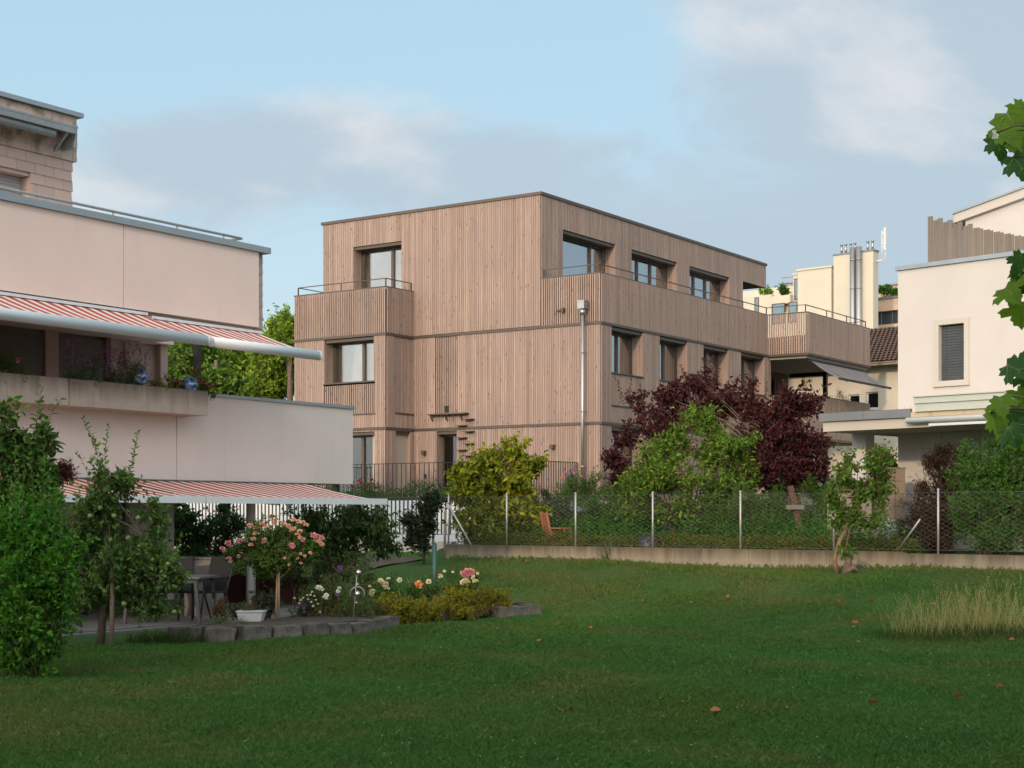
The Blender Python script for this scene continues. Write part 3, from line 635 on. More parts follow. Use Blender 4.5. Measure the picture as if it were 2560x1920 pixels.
# ================================================================== white house on the right
WROT = math.atan2(-3800, 3753); WX, WY = (2245-1280)/FPX*33, 33.0
def wloc(x, y, z=0): return Vector((WX+x*math.cos(WROT)-y*math.sin(WROT), WY+x*math.sin(WROT)+y*math.cos(WROT), z))
def white_house():
    H = thing('white_house', 'cream white rendered house with flat canopy, grey blind window and wooden roof screen', 'building', (WX,WY,0), WROT)
    CREAM = render_wall('cream_render', (0.53,0.50,0.465), (0.45,0.40,0.34), 0.12)
    F = Face('y', 0.0); w = MB(); a0, a1, z0, z1 = 0.97, 1.60, 4.47, 5.68
    w.box(0, a0, 0, 0.3, 0.6, 6.93); w.box(a1, 9, 0, 0.3, 0.6, 6.93); w.box(a0, a1, 0, 0.3, 0.6, z0); w.box(a0, a1, 0, 0.3, z1, 6.93)
    w.box(0, 0.3, 0.301, 9, 0.6, 6.93); w.box(0.31, 9, 0.301, 9, 6.6, 6.7)
    w.build('wall', CREAM, H)
    c = MB(); c.box(-0.05, 9, -0.05, 0.35, 6.931, 7.02); c.box(-0.05, 0.35, 0.351, 9, 6.931, 7.02); c.build('roof_coping', ZINC, H)
    f = MB()
    F.box(f, a0-0.09, a0+0.02, -0.03, 0.14, z0-0.02, z1+0.10); F.box(f, a1-0.02, a1+0.09, -0.03, 0.14, z0-0.02, z1+0.10)
    F.box(f, a0+0.02, a1-0.02, -0.03, 0.14, z1-0.02, z1+0.10); F.box(f, a0-0.10, a1+0.10, -0.05, 0.14, z0-0.12, z0-0.02)
    fo = f.build('window', render_wall('cream_frame', (0.50,0.465,0.41), amt=0.05, streak=False), H)
    b = MB(); n = 20
    for i in range(n):
        z = z0+(z1-z0-0.04)*i/n; b.hexa([(a0+0.022,0.10,z),(a1-0.022,0.10,z),(a1-0.022,0.14,z+0.03),(a0+0.022,0.14,z+0.03),(a0+0.022,0.095,z+0.05),(a1-0.022,0.095,z+0.05),(a1-0.022,0.135,z+0.072),(a0+0.022,0.135,z+0.072)])
    b.box(a0+0.02, a1-0.02, 0.19, 0.2, z0, z1)
    b.box(a0+0.12, a0+0.13, 0.085, 0.094, z0, z1); b.box(a1-0.07, a1-0.06, 0.085, 0.094, z0, z1)
    b.build('blind', plain('dark_grey_blind', (0.075,0.085,0.09), 0.45, 0.2), fo)
    # canopy
    cn = MB(); CY = -1.85
    cn.box(-0.68, 9, CY, -0.001, 3.39, 3.60); cn.box(-0.68, -0.001, 0, 3.6, 3.39, 3.60)
    co = cn.build('canopy', render_wall('canopy_concrete', (0.45,0.41,0.345), (0.26,0.20,0.14), 0.35), H)
    m = MB(); m.box(-0.74, 0.34, CY-0.06, CY+0.02, 3.601, 3.775); m.box(0.345, 1.43, CY-0.06, CY+0.02, 3.601, 3.775); m.box(-0.74, -0.66, CY+0.0205, 3.6, 3.601, 3.775); m.build('canopy_edge', GREYTIN, co)
    m = MB(); m.box(1.435, 9, CY-0.05, CY+0.06, 3.601, 3.70); m.build('stained_plinth', render_wall('stained_concrete', (0.50,0.41,0.28), (0.20,0.13,0.07), 0.95), co)
    m = MB(); m.box(1.55, 9, CY-0.10, CY+0.16, 3.701, 3.86); m.box(1.545, 9, CY-0.13, CY+0.2, 3.865, 3.985); m.box(1.54, 9, CY-0.16, CY+0.22, 3.99, 4.015)
    m.build('blind_box', plain('pale_green_metal', (0.47,0.50,0.44), 0.45, 0.1, 0.05), co)
    m = MB(); m.tube([(1.39,CY-0.12,3.53), (9,CY-0.12,3.53)], 0.062, 16); m.box(1.9, 9, CY-0.16, CY-0.02, 3.40, 3.45); m.build('awning_roll', plain('white_painted_metal', (0.62,0.64,0.62), 0.35, 0.1, 0.04), co)
    k = MB(); k.box(-0.64, -0.30, -0.80, -0.46, 0.6, 3.388); k.build('canopy_column', CREAM, H)
    # roof screen
    s_ = MB(); n = 20
    for i in range(n):
        x = 0.36+i*0.118; zt = 8.08-0.0365*i+(0.06 if i % 2 == 0 and i < 9 else 0)
        s_.box(x, x+(0.114 if i % 2 == 0 else 0.14), 0.62+(0.03 if i % 2 else 0), 0.645+(0.03 if i % 2 else 0), 6.72, zt)
    s_.box(0.36, 2.9, 0.68, 0.72, 6.9, 6.98); s_.build('roof_screen', timber('grey_boards', (0.20,0.17,0.135), (0.165,0.14,0.112), (0.115,0.098,0.078), False), H)
    # upper gable with shallow pitched roof behind the screen
    g = MB(); gy = 3.1; sl_ = 0.195
    def zr(x): return 8.62+sl_*(x+0.32)
    g.face([(-0.10,gy,6.7), (8,gy,6.7), (8,gy,zr(8)-0.2), (-0.10,gy,zr(-0.10)-0.2)]); g.face([(-0.10,gy,6.7), (-0.10,gy,zr(-0.1)-0.2), (-0.10,9,zr(-0.1)-0.2), (-0.10,9,6.7)])
    g.build('upper_gable', CREAM, H)
    rf = MB()
    def slab(x0_, x1_, y0_, y1_, dz0, dz1, m=0): rf.hexa([(x0_,y0_,zr(x0_)+dz0),(x1_,y0_,zr(x1_)+dz0),(x1_,y1_,zr(x1_)+dz0),(x0_,y1_,zr(x0_)+dz0),(x0_,y0_,zr(x0_)+dz1),(x1_,y0_,zr(x1_)+dz1),(x1_,y1_,zr(x1_)+dz1),(x0_,y1_,zr(x0_)+dz1)], m)
    slab(-0.32, 8, 2.98, 9, -0.20, 0.0, 0); slab(-0.36, 8, 2.94, 9, 0.001, 0.05, 1)
    rf.build('upper_roof', [render_wall('verge_board', (0.50,0.46,0.41), amt=0.08), ZINC], H)
    gt = MB(); gt.tube([(-0.42,2.95,8.40), (-0.42,9,8.40)], 0.06, 8); gt.build('gutter', GREYTIN, H)
    # doorway, step and low wall under the canopy
    d = MB(); d.box(-0.36, -0.30, -0.455, -0.2, 0.9, 1.62); d.box(-0.30, 0.55, -0.50, -0.42, 1.32, 1.36); d.box(-0.30, 0.55, -0.44, -0.40, 1.22, 1.25)
    d.build('garden_rail', plain('orange_wood', (0.36,0.19,0.09), 0.7), H)
    return H
white_house()
# ================================================================== houses further away
def tile_house():
    rot = math.atan2(-3800, 4270); X, Y = (2246-1280)/FPX*60, 60.0
    H = thing('tiled_house', 'cream house with brown tiled roof and small windows, far behind the timber house balconies', 'building', (X,Y,0), rot)
    CR = render_wall('cream_house_render', (0.56,0.51,0.42), amt=0.1); F = Face('y', 0.0)
    w = MB(); W_ = [(-2.225,-1.704,5.85,6.47), (-1.418,-0.87,5.86,6.53)]
    xs = [-12,-2.225,-1.704,-1.418,-0.87,4]
    for i in range(5):
        h = [q for q in W_ if q[0] <= xs[i]+1e-6 < q[1]]
        if h: w.box(xs[i], xs[i+1], 0, 0.3, 0, h[0][2]); w.box(xs[i], xs[i+1], 0, 0.3, h[0][3], 7.6)
        else: w.box(xs[i], xs[i+1], 0, 0.3, 0, 7.6)
    w.build('wall', CR, H)
    for a0, a1, z0, z1 in W_:
        f = MB(); t = 0.05
        F.box(f, a0, a0+t, 0.08, 0.14, z0, z1); F.box(f, a1-t, a1, 0.08, 0.14, z0, z1); F.box(f, a0+t, a1-t, 0.08, 0.14, z0, z0+t); F.box(f, a0+t, a1-t, 0.08, 0.14, z1-t, z1)
        F.box(f, a0-0.05, a1+0.05, -0.05, 0.08, z0-0.06, z0)
        o = f.build('window', plain('white_window_paint', (0.65,0.63,0.6), 0.5), H)
        g = MB(); F.box(g, a0+t, a1-t, 0.10, 0.12, z0+t, z1-t); F.box(g, a0-0.1, a1+0.1, 0.29, 0.3, z0-.1, z1+.1, 1); g.build('pane', [GLASS, BLACKM], o)
    r = MB(); ey, ez, ry, rz = -0.75, 7.62, 3.2, 9.45
    nx, ny = 62, 15; k = (rz-ez)/(ry-ey)
    for j in range(ny):
        y0_, y1_ = ey+(ry-ey)*j/ny, ey+(ry-ey)*(j+1)/ny+0.03
        for i in range(nx):
            x = -8+i*0.20+0.10*(j % 2); pts = []
            za, zb_ = ez+k*(y0_-ey), ez+k*(y1_-ey)
            for q, h in ((0,0.0), (0.045,0.04), (0.10,0.045), (0.15,0.015), (0.198,0.0)): pts.append((q, h))
            for (q0, h0), (q1, h1) in zip(pts[:-1], pts[1:]):
                r.face([(x+q0,y0_,za+h0+0.06), (x+q1,y0_,za+h1+0.06), (x+q1,y1_,zb_+h1), (x+q0,y1_,zb_+h0)])
    r.box(-8, 4.6, ey+0.02, ey+0.1, ez-0.12, ez-0.01, 1)
    r.hexa([(-8,ey,ez-0.03),(4.6,ey,ez-0.03),(4.6,ry,rz-0.03),(-8,ry,rz-0.03),(-8,ey,ez-0.01),(4.6,ey,ez-0.01),(4.6,ry,rz-0.01),(-8,ry,rz-0.01)], 1)
    RT = NT('brown_roof_tiles'); c_ = RT.mix(RT.island(), (0.14,0.075,0.055), (0.095,0.058,0.048)); c_ = RT.mix(RT.rng(RT.noise(RT.coord(), 1.5, 6, 0.7), 0.5, 0.75, 0, 0.6), c_, (0.06,0.05,0.045)); RT = RT.done(RT.bsdf(c_, 0.8))
    ro = r.build('roof', [RT, plain('eave_timber', (0.22,0.17,0.12), 0.8)], H)
    bb = MB()
    for x in (-7,-6,-5,-4,-3,-2,-1.0,-0.3,0.8,2): bb.box(x, x+0.1, ey+0.12, -0.001, ez-0.05, ez+0.04)
    bb.build('rafter', plain('pale_rafters', (0.45,0.38,0.30), 0.8), ro)
    ch = MB(); cx, cy, cz = -0.20, 1.9, 8.84
    ch.tube([(cx,cy,cz-0.3), (cx,cy,cz+1.15)], [0.18,0.16], 14); ch.tube([(cx,cy,cz+1.15), (cx,cy,cz+1.3)], [0.15,0.10], 14); ch.tube([(cx,cy,cz+1.3), (cx,cy,cz+1.95)], 0.05, 8)
    ch.build('chimney', plain('weathered_copper', (0.075,0.10,0.075), 0.6, 0.3, 0.5, 5), ro)
    fl = MB(); fl.box(cx-0.4, cx+0.4, cy-0.5, cy-0.44, 8.82, 8.88); fl.build('chimney_flashing', STEEL, ro)
    return H
tile_house()
def block():
    rot = math.atan2(-3800, 4270); X, Y = (2183-1280)/FPX*95, 95.0
    H = thing('apartment_block', 'far cream apartment block with twin steel flues on its stair tower', 'building', (X,Y,0), rot)
    CR = render_wall('block_render', (0.54,0.495,0.40), amt=0.06); PK = render_wall('block_pink', (0.60,0.43,0.32), amt=0.08)
    F = Face('y', 0.0)
    t = MB(); t.box(-2.79, 0, 0, 0.65, -1, 18.1); t.box(-2.84, 0.05, -0.05, 0.70, 18.1, 18.2, 1); t.build('stair_tower', [CR, GREYTIN], H)
    m = MB(); m.box(-5.42, -2.96, 0.02, 5, -1, 17.4); m.box(-5.98, -5.43, 0.4, 5, -1, 17.25); m.box(-5.50, -2.9, -0.05, 5, 17.4, 17.52, 1); m.box(-6.05, -5.51, 0.35, 5, 17.25, 17.37, 1)
    m.box(-11.5, -5.43, 0.02, 0.399, -1, 14.8); m.box(-11.5, -7.4, 0.021, 0.398, 14.801, 16.1); m.box(-7.399, -6.0, 0.021, 0.398, 15.4, 15.95); m.box(-11.5, -6.0, 0.401, 5, 14.5, 15.7); m.box(-12, -6.0, 3, 3.3, 15.7, 17.0)
    m.box(-2.955, -2.80, 0.3, 4, -1, 17.2)
    m.build('wall', CR, H)
    s_ = MB(); s_.box(-2.94, -2.82, 0.25, 0.29, 3, 17.0); s_.build('stair_window', plain('grey_green_glass', (0.25,0.27,0.22), 0.2), H)
    for a0, a1, z0, z1 in ((-7.35,-6.38,14.1,15.45), (-6.10,-5.44,14.1,15.46), (-8.70,-8.36,14.0,16.0), (-5.9,-5.5,15.6,17.0)):
        f = MB(); yy = 0.39 if z1 > 16.5 else 0.01; G = Face('y', yy)
        G.box(f, a0, a0+0.06, -0.02, 0.005, z0, z1); G.box(f, a1-0.06, a1, -0.02, 0.005, z0, z1); G.box(f, a0+0.06, a1-0.06, -0.02, 0.005, z1-0.06, z1); G.box(f, a0+0.06, a1-0.06, -0.02, 0.005, z0, z0+0.06)
        o = f.build('window', BRONZE, H); g = MB(); G.box(g, a0+0.06, a1-0.06, -0.008, 0.003, z0+0.06, z1-0.06); g.build('pane', plain('blue_grey_glass', (0.16,0.22,0.25), 0.08, 0.5), o)
    fl = MB()
    for x in (-1.28, -0.86):
        fl.tube([(x,-0.26,3), (x,-0.26,18.42)], 0.185, 18)
        for z in (6,8.5,11,13.5,15.8,17.6): fl.tube([(x,-0.26,z), (x,-0.26,z+0.05)], 0.20, 18)
    fl.build('steel_flue', STEEL, H)
    for x in (-2.4,-2.1,-1.75,-1.45,-0.55,-0.22):
        v = MB(); v.tube([(x,0.33,18.2), (x,0.33,18.75)], 0.075, 10); v.tube([(x,0.33,18.75), (x,0.33,18.82)], 0.10, 10); v.build('roof_vent', STEEL, H)
    an = MB(); an.tube([(0.45,0.3,17.3), (0.45,0.3,19.35)], 0.03, 6); an.box(0.62, 0.74, 0.2, 0.36, 18.1, 19.5); an.beam((0.45,0.3,18.3), (0.65,0.3,18.3), 0.04, 0.04); an.beam((0.45,0.3,19.2), (0.65,0.3,19.2), 0.04, 0.04); an.beam((0.05,0.3,17.5), (0.45,0.3,17.5), 0.05, 0.05)
    an.tube([(0.68,0.28,18.1), (0.68,0.28,17.7), (0.58,0.28,17.45), (0.3,0.28,17.4)], 0.015, 6); an.build('antenna', plain('antenna_white', (0.7,0.68,0.62), 0.5), H)
    ta = MB(); ta.tube([(-9.4,6,15.6), (-9.4,6,17.6)], 0.7, 14); ta.tube([(-9.4,6,17.6), (-9.4,6,17.7)], 0.76, 14); ta.build('roof_tank', plain('stained_grey', (0.27,0.27,0.26), 0.7, 0, 0.3, 2), H)
    rr = MB(); rr.tube([(-8.4,2.9,17.6), (-6.1,2.9,17.6)], 0.025, 5)
    for x in (-8.3,-7.6,-6.9,-6.2): rr.tube([(x,2.9,17), (x,2.9,17.6)], 0.02, 5)
    rr.build('roof_rail', GALV, H)
    p = MB(); p.box(-4.2, 3, 6.0, 10, -1, 14.25); p.box(-4.2, 3, 6.0, 10, 15.15, 15.95); p.box(-4.2, 3, 6.3, 10, 14.25, 15.15, 1); p.box(-4.3, 3, 5.9, 6.2, 15.951, 16.08, 2); p.box(-4.2, -2.0, 8.6, 9, 15.96, 17.2, 0); p.box(-4.2, -1.9, 8.5, 9, 17.2, 17.32, 2)
    for x in (-3.6,-2.8,-2.0,-1.2,-0.4,0.4): p.box(x, x+0.06, 6.25, 6.299, 14.251, 15.149, 2)
    p.build('pink_wing', [PK, plain('dark_glass_band', (0.06,0.07,0.09), 0.15, 0.3), GREYTIN], H)
    return H
block()
# ================================================================== ground, garden wall, mesh fence
def ground():
    xs = np.concatenate([np.linspace(-300,-14,14)[:-1], np.linspace(-14,18,129), np.linspace(18,300,14)[1:]])
    ys = np.concatenate([np.linspace(-300,2,14)[:-1], np.linspace(2,48,185), np.linspace(48,500,16)[1:]])
    X, Y = np.meshgrid(xs, ys); Z = gz(X, Y)
    V = np.stack([X, Y, Z], -1).reshape(-1, 3); nx, ny = len(xs), len(ys)
    i = np.arange((nx-1)*(ny-1)); r, c = i//(nx-1), i % (nx-1); a = r*nx+c
    t = NT('lawn_ground'); v = t.coord(); n1 = t.noise(v, 0.55, 6, 0.6, 0.3); n2 = t.noise(v, 9, 5, 0.7); n3 = t.noise(v, 80, 3, 0.6)
    col = t.mix(t.rng(n2, 0.3, 0.7), (0.034,0.088,0.020), (0.050,0.108,0.024))
    dry = t.math('MULTIPLY', t.rng(n1, 0.52, 0.72), t.rng(n2, 0.28, 0.55))
    col = t.mix(t.math('MULTIPLY', dry, 0.75), col, (0.095,0.08,0.028))
    col = t.mix(t.rng(n3, 0.35, 0.7, 0.0, 0.45), col, (0.013,0.034,0.010))
    m = t.done(t.bsdf(col, 0.9, 0, n3, 0.5, 0.02, 0.1))
    o = np_mesh('lawn', V, np.stack([a, a+1, a+nx+1, a+nx], -1), m, smooth=True); tag(o, kind='structure')
ground()
def fpt(t, s=0.0, z=0.0): return Vector((FO.x+FD.x*t+FN.x*s, FO.y+FD.y*t+FN.y*s, z))
FR = math.atan2(FD.y, FD.x)
gw = MB(); gw.box(0, 4.1, -0.12, 0.06, 0.2, 0.93); gw.box(4.105, 8.2, -0.12, 0.062, 0.2, 0.932); gw.box(8.205, 11.55, -0.12, 0.06, 0.2, 0.931); gw.box(11.555, 17, -0.12, 0.03, 0.2, 0.90)
tag(gw.build('garden_wall', render_wall('garden_wall_concrete', (0.26,0.22,0.16), (0.065,0.05,0.032), 0.9, drip=(0.5,0.93)), None, (FO.x,FO.y,0), FR), 'low weathered concrete garden wall under the mesh fence', 'wall')
mf = thing('mesh_fence', 'chain link fence on galvanised posts along the garden wall', 'fence', (FO.x,FO.y,0), FR)
FT = [0.0, 1.78, 3.75, 5.80, 7.95, 10.05, 12.2, 14.3, 16.4]
for t in FT:
    p = MB(); p.tube([(t,0,0.85), (t,0,2.10)], 0.021, 10); p.ball((t,0,2.105), 0.028, 8); p.build('post', GALV, mf)
p = MB(); p.tube([(0.72,-0.02,0.92), (0.02,0,1.85)], 0.022, 8); p.build('brace', GALV, mf)
p = MB(); p.tube([(11.35,0.05,0.92), (11.95,-0.25,1.55)], 0.018, 8); p.build('brace', GALV, mf)
def mesh_panel():
    P, zb, zt, wr = 0.080, 0.96, 2.06, 0.0026
    n = int(16.4/P); k = int((zt-zb)/P)*1; V = []; Fc = []
    tri = [(math.cos(a), math.sin(a)) for a in (0.5, 2.6, 4.7)]
    for i in range(n):
        b0 = len(V)
        for j in range(k*2+1):
            x = i*P+(P/2 if (j+i) % 2 else -P/2)*1.0; z = zb+(zt-zb)*j/(k*2); y = 0.004*(1 if j % 2 else -1)
            for cx, cy in tri: V.append((x+cx*wr, y+cy*wr, z))
        for j in range(k*2):
            for q in range(3):
                a = b0+j*3+q; c = b0+j*3+(q+1) % 3; Fc.append((a, c, c+3, a+3))
    o = np_mesh('wire_mesh', np.array(V), np.array(Fc), plain('mesh_wire', (0.31,0.31,0.30), 0.5, 0.5, 0.05), mf)
    w = MB()
    for z in (0.97, 2.06): w.tube([(0,0.012,z), (16.4,0.012,z)], 0.002, 4)
    w.build('tension_wire', GREYTIN, mf)
mesh_panel()
# ================================================================== vegetation builders
def unit(a): return a/np.maximum(np.linalg.norm(a, axis=-1, keepdims=True), 1e-9)
def leaf_arrays(pos, axis, size, wid=0.5, hi=False, fold=0.18, curl=0.15, upw=0.55, droop=0.0):
    """flat arrays of leaves: base points, axis directions, lengths"""
    n = len(pos); axis = unit(axis+np.array([0,0,-droop]))
    up = np.array([0,0,upw])+RNG.normal(0, 0.6, (n,3)); nrm = unit(up-axis*np.sum(up*axis, -1, keepdims=True)); side = np.cross(axis, nrm)
    L = size[:,None]; Wd = L*wid/2
    if not hi:
        m = pos+axis*L*0.42
        V = np.stack([pos, m+side*Wd+nrm*Wd*fold*2, pos+axis*L-nrm*L*curl, m-side*Wd+nrm*Wd*fold*2], 1)
        F = np.array([[0,1,2],[0,2,3]]); k = 4
    else:
        c1, c2 = pos+axis*L*0.33, pos+axis*L*0.68-nrm*L*curl*0.35; tip = pos+axis*L-nrm*L*curl
        f = nrm*Wd*fold*2
        V = np.stack([pos, c1, c2, tip, c1+side*Wd+f, c2+side*Wd*0.8+f, c1-side*Wd+f, c2-side*Wd*0.8+f], 1)
        F = np.array([[0,4,1],[1,4,5],[1,5,2],[2,5,3],[0,1,6],[1,7,6],[1,2,7],[2,3,7]]); k = 8
    F = (F[None]+(np.arange(n)*k)[:,None,None]).reshape(-1, 3)
    return V.reshape(-1, 3), F
def twig_arrays(p, d, ln, r0):
    n = len(p); a = unit(np.cross(d, RNG.normal(0,1,(n,3)))); b = np.cross(d, a); V = []
    for t, r in ((0,1.0), (1,0.35)):
        for an in (0, 2.094, 4.189): V.append(p+d*(ln*t)[:,None]+(a*math.cos(an)+b*math.sin(an))*r0*r)
    V = np.stack(V, 1); F = np.array([[0,1,4,3],[1,2,5,4],[2,0,3,5]]); F = (F[None]+(np.arange(n)*6)[:,None,None]).reshape(-1, 4)
    return V.reshape(-1, 3), F
def join(parts):
    V = []; F = []; b = 0
    for v, f in parts: V.append(v); F.append(f+b); b += len(v)
    return np.concatenate(V), np.concatenate(F)
def blob_twigs(blobs, ln, up=0.35, shell=2.2, clump=13):
    """twigs gathered into sprays: each blob is a handful of leafy branch ends with gaps between them"""
    P = []; D = []; LS = []
    for c, rad, n in blobs:
        K = max(3, n//clump); q = unit(RNG.normal(0,1,(K,3))); lump = 1+0.18*np.sin(q[:,:1]*5+c[0]*3)+0.16*np.sin(q[:,2:3]*6+c[1]*2)
        r = RNG.random((K,1))**(1/shell)*lump*RNG.uniform(0.85,1.18,(K,1)); sc = np.array(c)+q*r*np.array(rad); ax = unit(q*0.8+np.array([0,0,up+0.15])+RNG.normal(0,0.4,(K,3)))
        i = RNG.integers(0, K, n); wd = 0.20*(np.prod(rad)**(1/3))*RNG.uniform(0.6,1.4,K)[i][:,None]; along = RNG.normal(0,1,(n,1))*0.9
        P.append(sc[i]+RNG.normal(0,1,(n,3))*wd*0.75+ax[i]*along*wd*1.3); D.append(unit(ax[i]*0.9+RNG.normal(0,0.55,(n,3)))); LS.append(RNG.uniform(0.7,1.25,K)[i])
    P = np.concatenate(P); D = np.concatenate(D); LS = np.concatenate(LS); return P-D*ln*0.6, D, ln*LS*RNG.uniform(0.6,1.25,len(P))
def leaves_on(P, D, LN, k, size, spread=0.9, **kw):
    n = len(P); t = np.linspace(0.12, 1.0, k)[None,:]+RNG.normal(0,0.05,(n,k))
    pos = P[:,None]+D[:,None]*(LN[:,None]*t)[...,None]; perp = RNG.normal(0,1,(n,k,3)); ax = D[:,None]*0.55+perp*spread*0.6
    sz = size*RNG.uniform(0.6,1.2,(n,k))
    return leaf_arrays(pos.reshape(-1,3), ax.reshape(-1,3), sz.ravel(), **kw)
def B(u, v, ru, rv, Y, n, rd=None): return (tuple(at(u,v,Y)), (px(ru,Y), px(rd if rd else min(ru,rv)*0.9,Y), px(rv,Y)), int(n*1.6))
BARK = plain('bark', (0.12,0.085,0.06), 0.9, 0, 0.35, 14, 0.6); TWIG = plain('twig_bark', (0.14,0.085,0.06), 0.85, 0, 0.2)
def plant(name, label, cat, base, blobs, mat, leaf, k=7, ln=0.35, trunk=None, group=None, up=0.35, twig_r=0.004, stems=0, shell=2.2, shoots=(), kind=None, limb=0.02, bark=None, clump=13, **kw):
    """one plant: crown (leaves) and trunk / branches as its two parts; the Empty stands at its base"""
    o = thing(name, label, cat, tuple(base), 0, group)
    if kind: o['kind'] = kind
    b = np.array(base); P, D, LN = blob_twigs(blobs, ln, up, shell, clump)
    parts = [leaves_on(P, D, LN, k, leaf, **kw)]; tw = [twig_arrays(P, D, LN, twig_r)]
    for pts, n, sz in shoots:
        pts = np.array([tuple(p) for p in pts]); seg = np.linspace(0.1, 1, n)*(len(pts)-1); i = np.minimum(seg.astype(int), len(pts)-2); fr = (seg-i)[:,None]
        pos = pts[i]*(1-fr)+pts[i+1]*fr; d = unit(pts[i+1]-pts[i]); an = np.arange(n)*2.4+RNG.random(n)
        side = np.stack([np.cos(an), np.sin(an), np.full(n,0.25)], -1); s_ = sz*RNG.uniform(0.75,1.2,n)*np.linspace(1.1,0.7,n)
        parts.append(leaf_arrays(pos, side*0.9+d*0.5, s_, **kw))
        for a, c in zip(pts[:-1], pts[1:]): tw.append(twig_arrays(a[None], unit((c-a)[None]), np.array([np.linalg.norm(c-a)]), twig_r*1.8))
    V, F = join(parts); np_mesh('crown', V-b, F, mat, o)
    mb = MB()
    if trunk: 
        tp = [Vector(p)-Vector(base) for p, r in trunk]; mb.tube(tp, [r for p, r in trunk], 10); top = tp[-1]; lo = tp[max(0, len(tp)-2)]
    else: top = Vector((0,0,0)); lo = top
    for c, rad, n in blobs:
        cc = Vector(c)-Vector(base)
        for j in range(max(1, stems)):
            e = cc+Vector((random.uniform(-.7,.7)*rad[0], random.uniform(-.6,.6)*rad[1], random.uniform(-.2,.8)*rad[2])); s0 = lo.lerp(top, random.uniform(0.75,1) if len(trunk) < 3 else random.random()) if trunk else Vector((random.uniform(-.5,.5)*rad[0], random.uniform(-.3,.3)*rad[1], 0))
            md = s0.lerp(e, 0.5)+Vector((random.uniform(-.1,.1), random.uniform(-.1,.1), 0.12))*rad[2]
            mb.tube([s0, md, e], [limb, limb*0.7, limb*0.3], 6, cap=False)
    tv, tf = join(tw); n0 = len(mb.v); mb.v += [tuple(q) for q in (tv-b)]; mb.f += [tuple(int(z)+n0 for z in f) for f in tf]; mb.m += [0]*len(tf); mb.smooth += [True]*len(tf)
    mb.build('trunk' if trunk else 'branches', bark or (BARK if trunk else TWIG), o)
    return o
G_PRIVET = leafmat('privet_leaf', [(0.035,0.117,0.013), (0.070,0.225,0.022), (0.132,0.332,0.029)])
G_CHERRY = leafmat('cherry_leaf', [(0.033,0.084,0.017), (0.057,0.131,0.024), (0.139,0.210,0.036)])
G_APPLE = leafmat('apple_leaf', [(0.049,0.116,0.029), (0.086,0.178,0.040), (0.191,0.279,0.053)])
G_ROSE = leafmat('rose_leaf', [(0.031,0.092,0.015), (0.056,0.143,0.020), (0.118,0.202,0.028)])
G_DARK = leafmat('dark_leaf', [(0.026,0.073,0.025), (0.046,0.120,0.034), (0.088,0.170,0.047)])
G_YEL = leafmat('yellow_green_leaf', [(0.101,0.146,0.009), (0.211,0.249,0.013), (0.384,0.351,0.022)])
G_BOX = leafmat('box_leaf', [(0.125,0.145,0.010), (0.26,0.26,0.016), (0.42,0.36,0.035)])
G_BUSH = leafmat('bush_leaf', [(0.054,0.133,0.013), (0.105,0.216,0.020), (0.243,0.349,0.050), (0.088,0.183,0.017), (0.082,0.174,0.018)])
G_PLUM = leafmat('plum_leaf', [(0.033,0.009,0.012), (0.067,0.016,0.019), (0.113,0.027,0.030)], 0.25)
G_MAPLE = leafmat('red_maple_leaf', [(0.020,0.009,0.007), (0.040,0.016,0.012), (0.062,0.028,0.018)], 0.25)
G_YOUNG = leafmat('young_tree_leaf', [(0.046,0.108,0.013), (0.081,0.169,0.020), (0.143,0.230,0.033)])
G_HEDGE = leafmat('hedge_leaf', [(0.027,0.101,0.014), (0.051,0.156,0.020), (0.089,0.215,0.026)])
G_FAR = leafmat('far_tree_leaf', [(0.118,0.220,0.020), (0.195,0.321,0.029), (0.338,0.423,0.048)])
G_COVER = leafmat('cover_leaf', [(0.048,0.101,0.018), (0.087,0.146,0.022), (0.155,0.146,0.024), (0.182,0.081,0.024)])
G_SILVER = leafmat('lavender_leaf', [(0.098,0.166,0.084), (0.176,0.234,0.118), (0.234,0.273,0.151)])
DRY = leafmat('dry_seed_heads', [(0.16,0.075,0.03), (0.12,0.055,0.035), (0.20,0.12,0.06)])
STRAW = leafmat('straw_grass', [(0.20,0.22,0.07), (0.36,0.31,0.13), (0.46,0.37,0.17)], 0.3)
def petals(name, cols): return leafmat(name, cols, 0.3, 0.6, 0.15)
PINKP = petals('pink_petal', [(0.66,0.22,0.30), (0.74,0.34,0.40), (0.80,0.48,0.47)])
PEACH = petals('peach_petal', [(0.72,0.42,0.34), (0.78,0.52,0.42), (0.70,0.36,0.36)])
CREAMP = petals('cream_petal', [(0.80,0.70,0.48), (0.85,0.80,0.66), (0.80,0.66,0.36)])
ORANGEP = petals('orange_petal', [(0.80,0.34,0.12), (0.85,0.50,0.24)])
WHITEP = petals('white_petal', [(0.80,0.80,0.76), (0.85,0.84,0.80)])
REDP = petals('red_petal', [(0.38,0.02,0.06), (0.50,0.04,0.10)])
VIOLP = petals('violet_petal', [(0.200,0.100,0.360), (0.340,0.180,0.486), (0.480,0.240,0.468)])
def blossom_mesh(r, n=5):
    """a full rose: whorls of cupped petals"""
    pos = []; ax = []; sz = []
    for ring, (k, el, s) in enumerate(((5,0.15,1.0), (6,0.55,0.85), (5,0.95,0.65), (4,1.3,0.5))):
        for i in range(k):
            a = 2*math.pi*i/k+ring*0.6; pos.append((0.1*r*math.cos(a), 0.1*r*math.sin(a), 0.05*r*ring)); ax.append((math.cos(a)*math.cos(el), math.sin(a)*math.cos(el), math.sin(el))); sz.append(r*s)
    return leaf_arrays(np.array(pos), np.array(ax), np.array(sz), wid=1.05, hi=True, fold=-0.25, curl=-0.1)
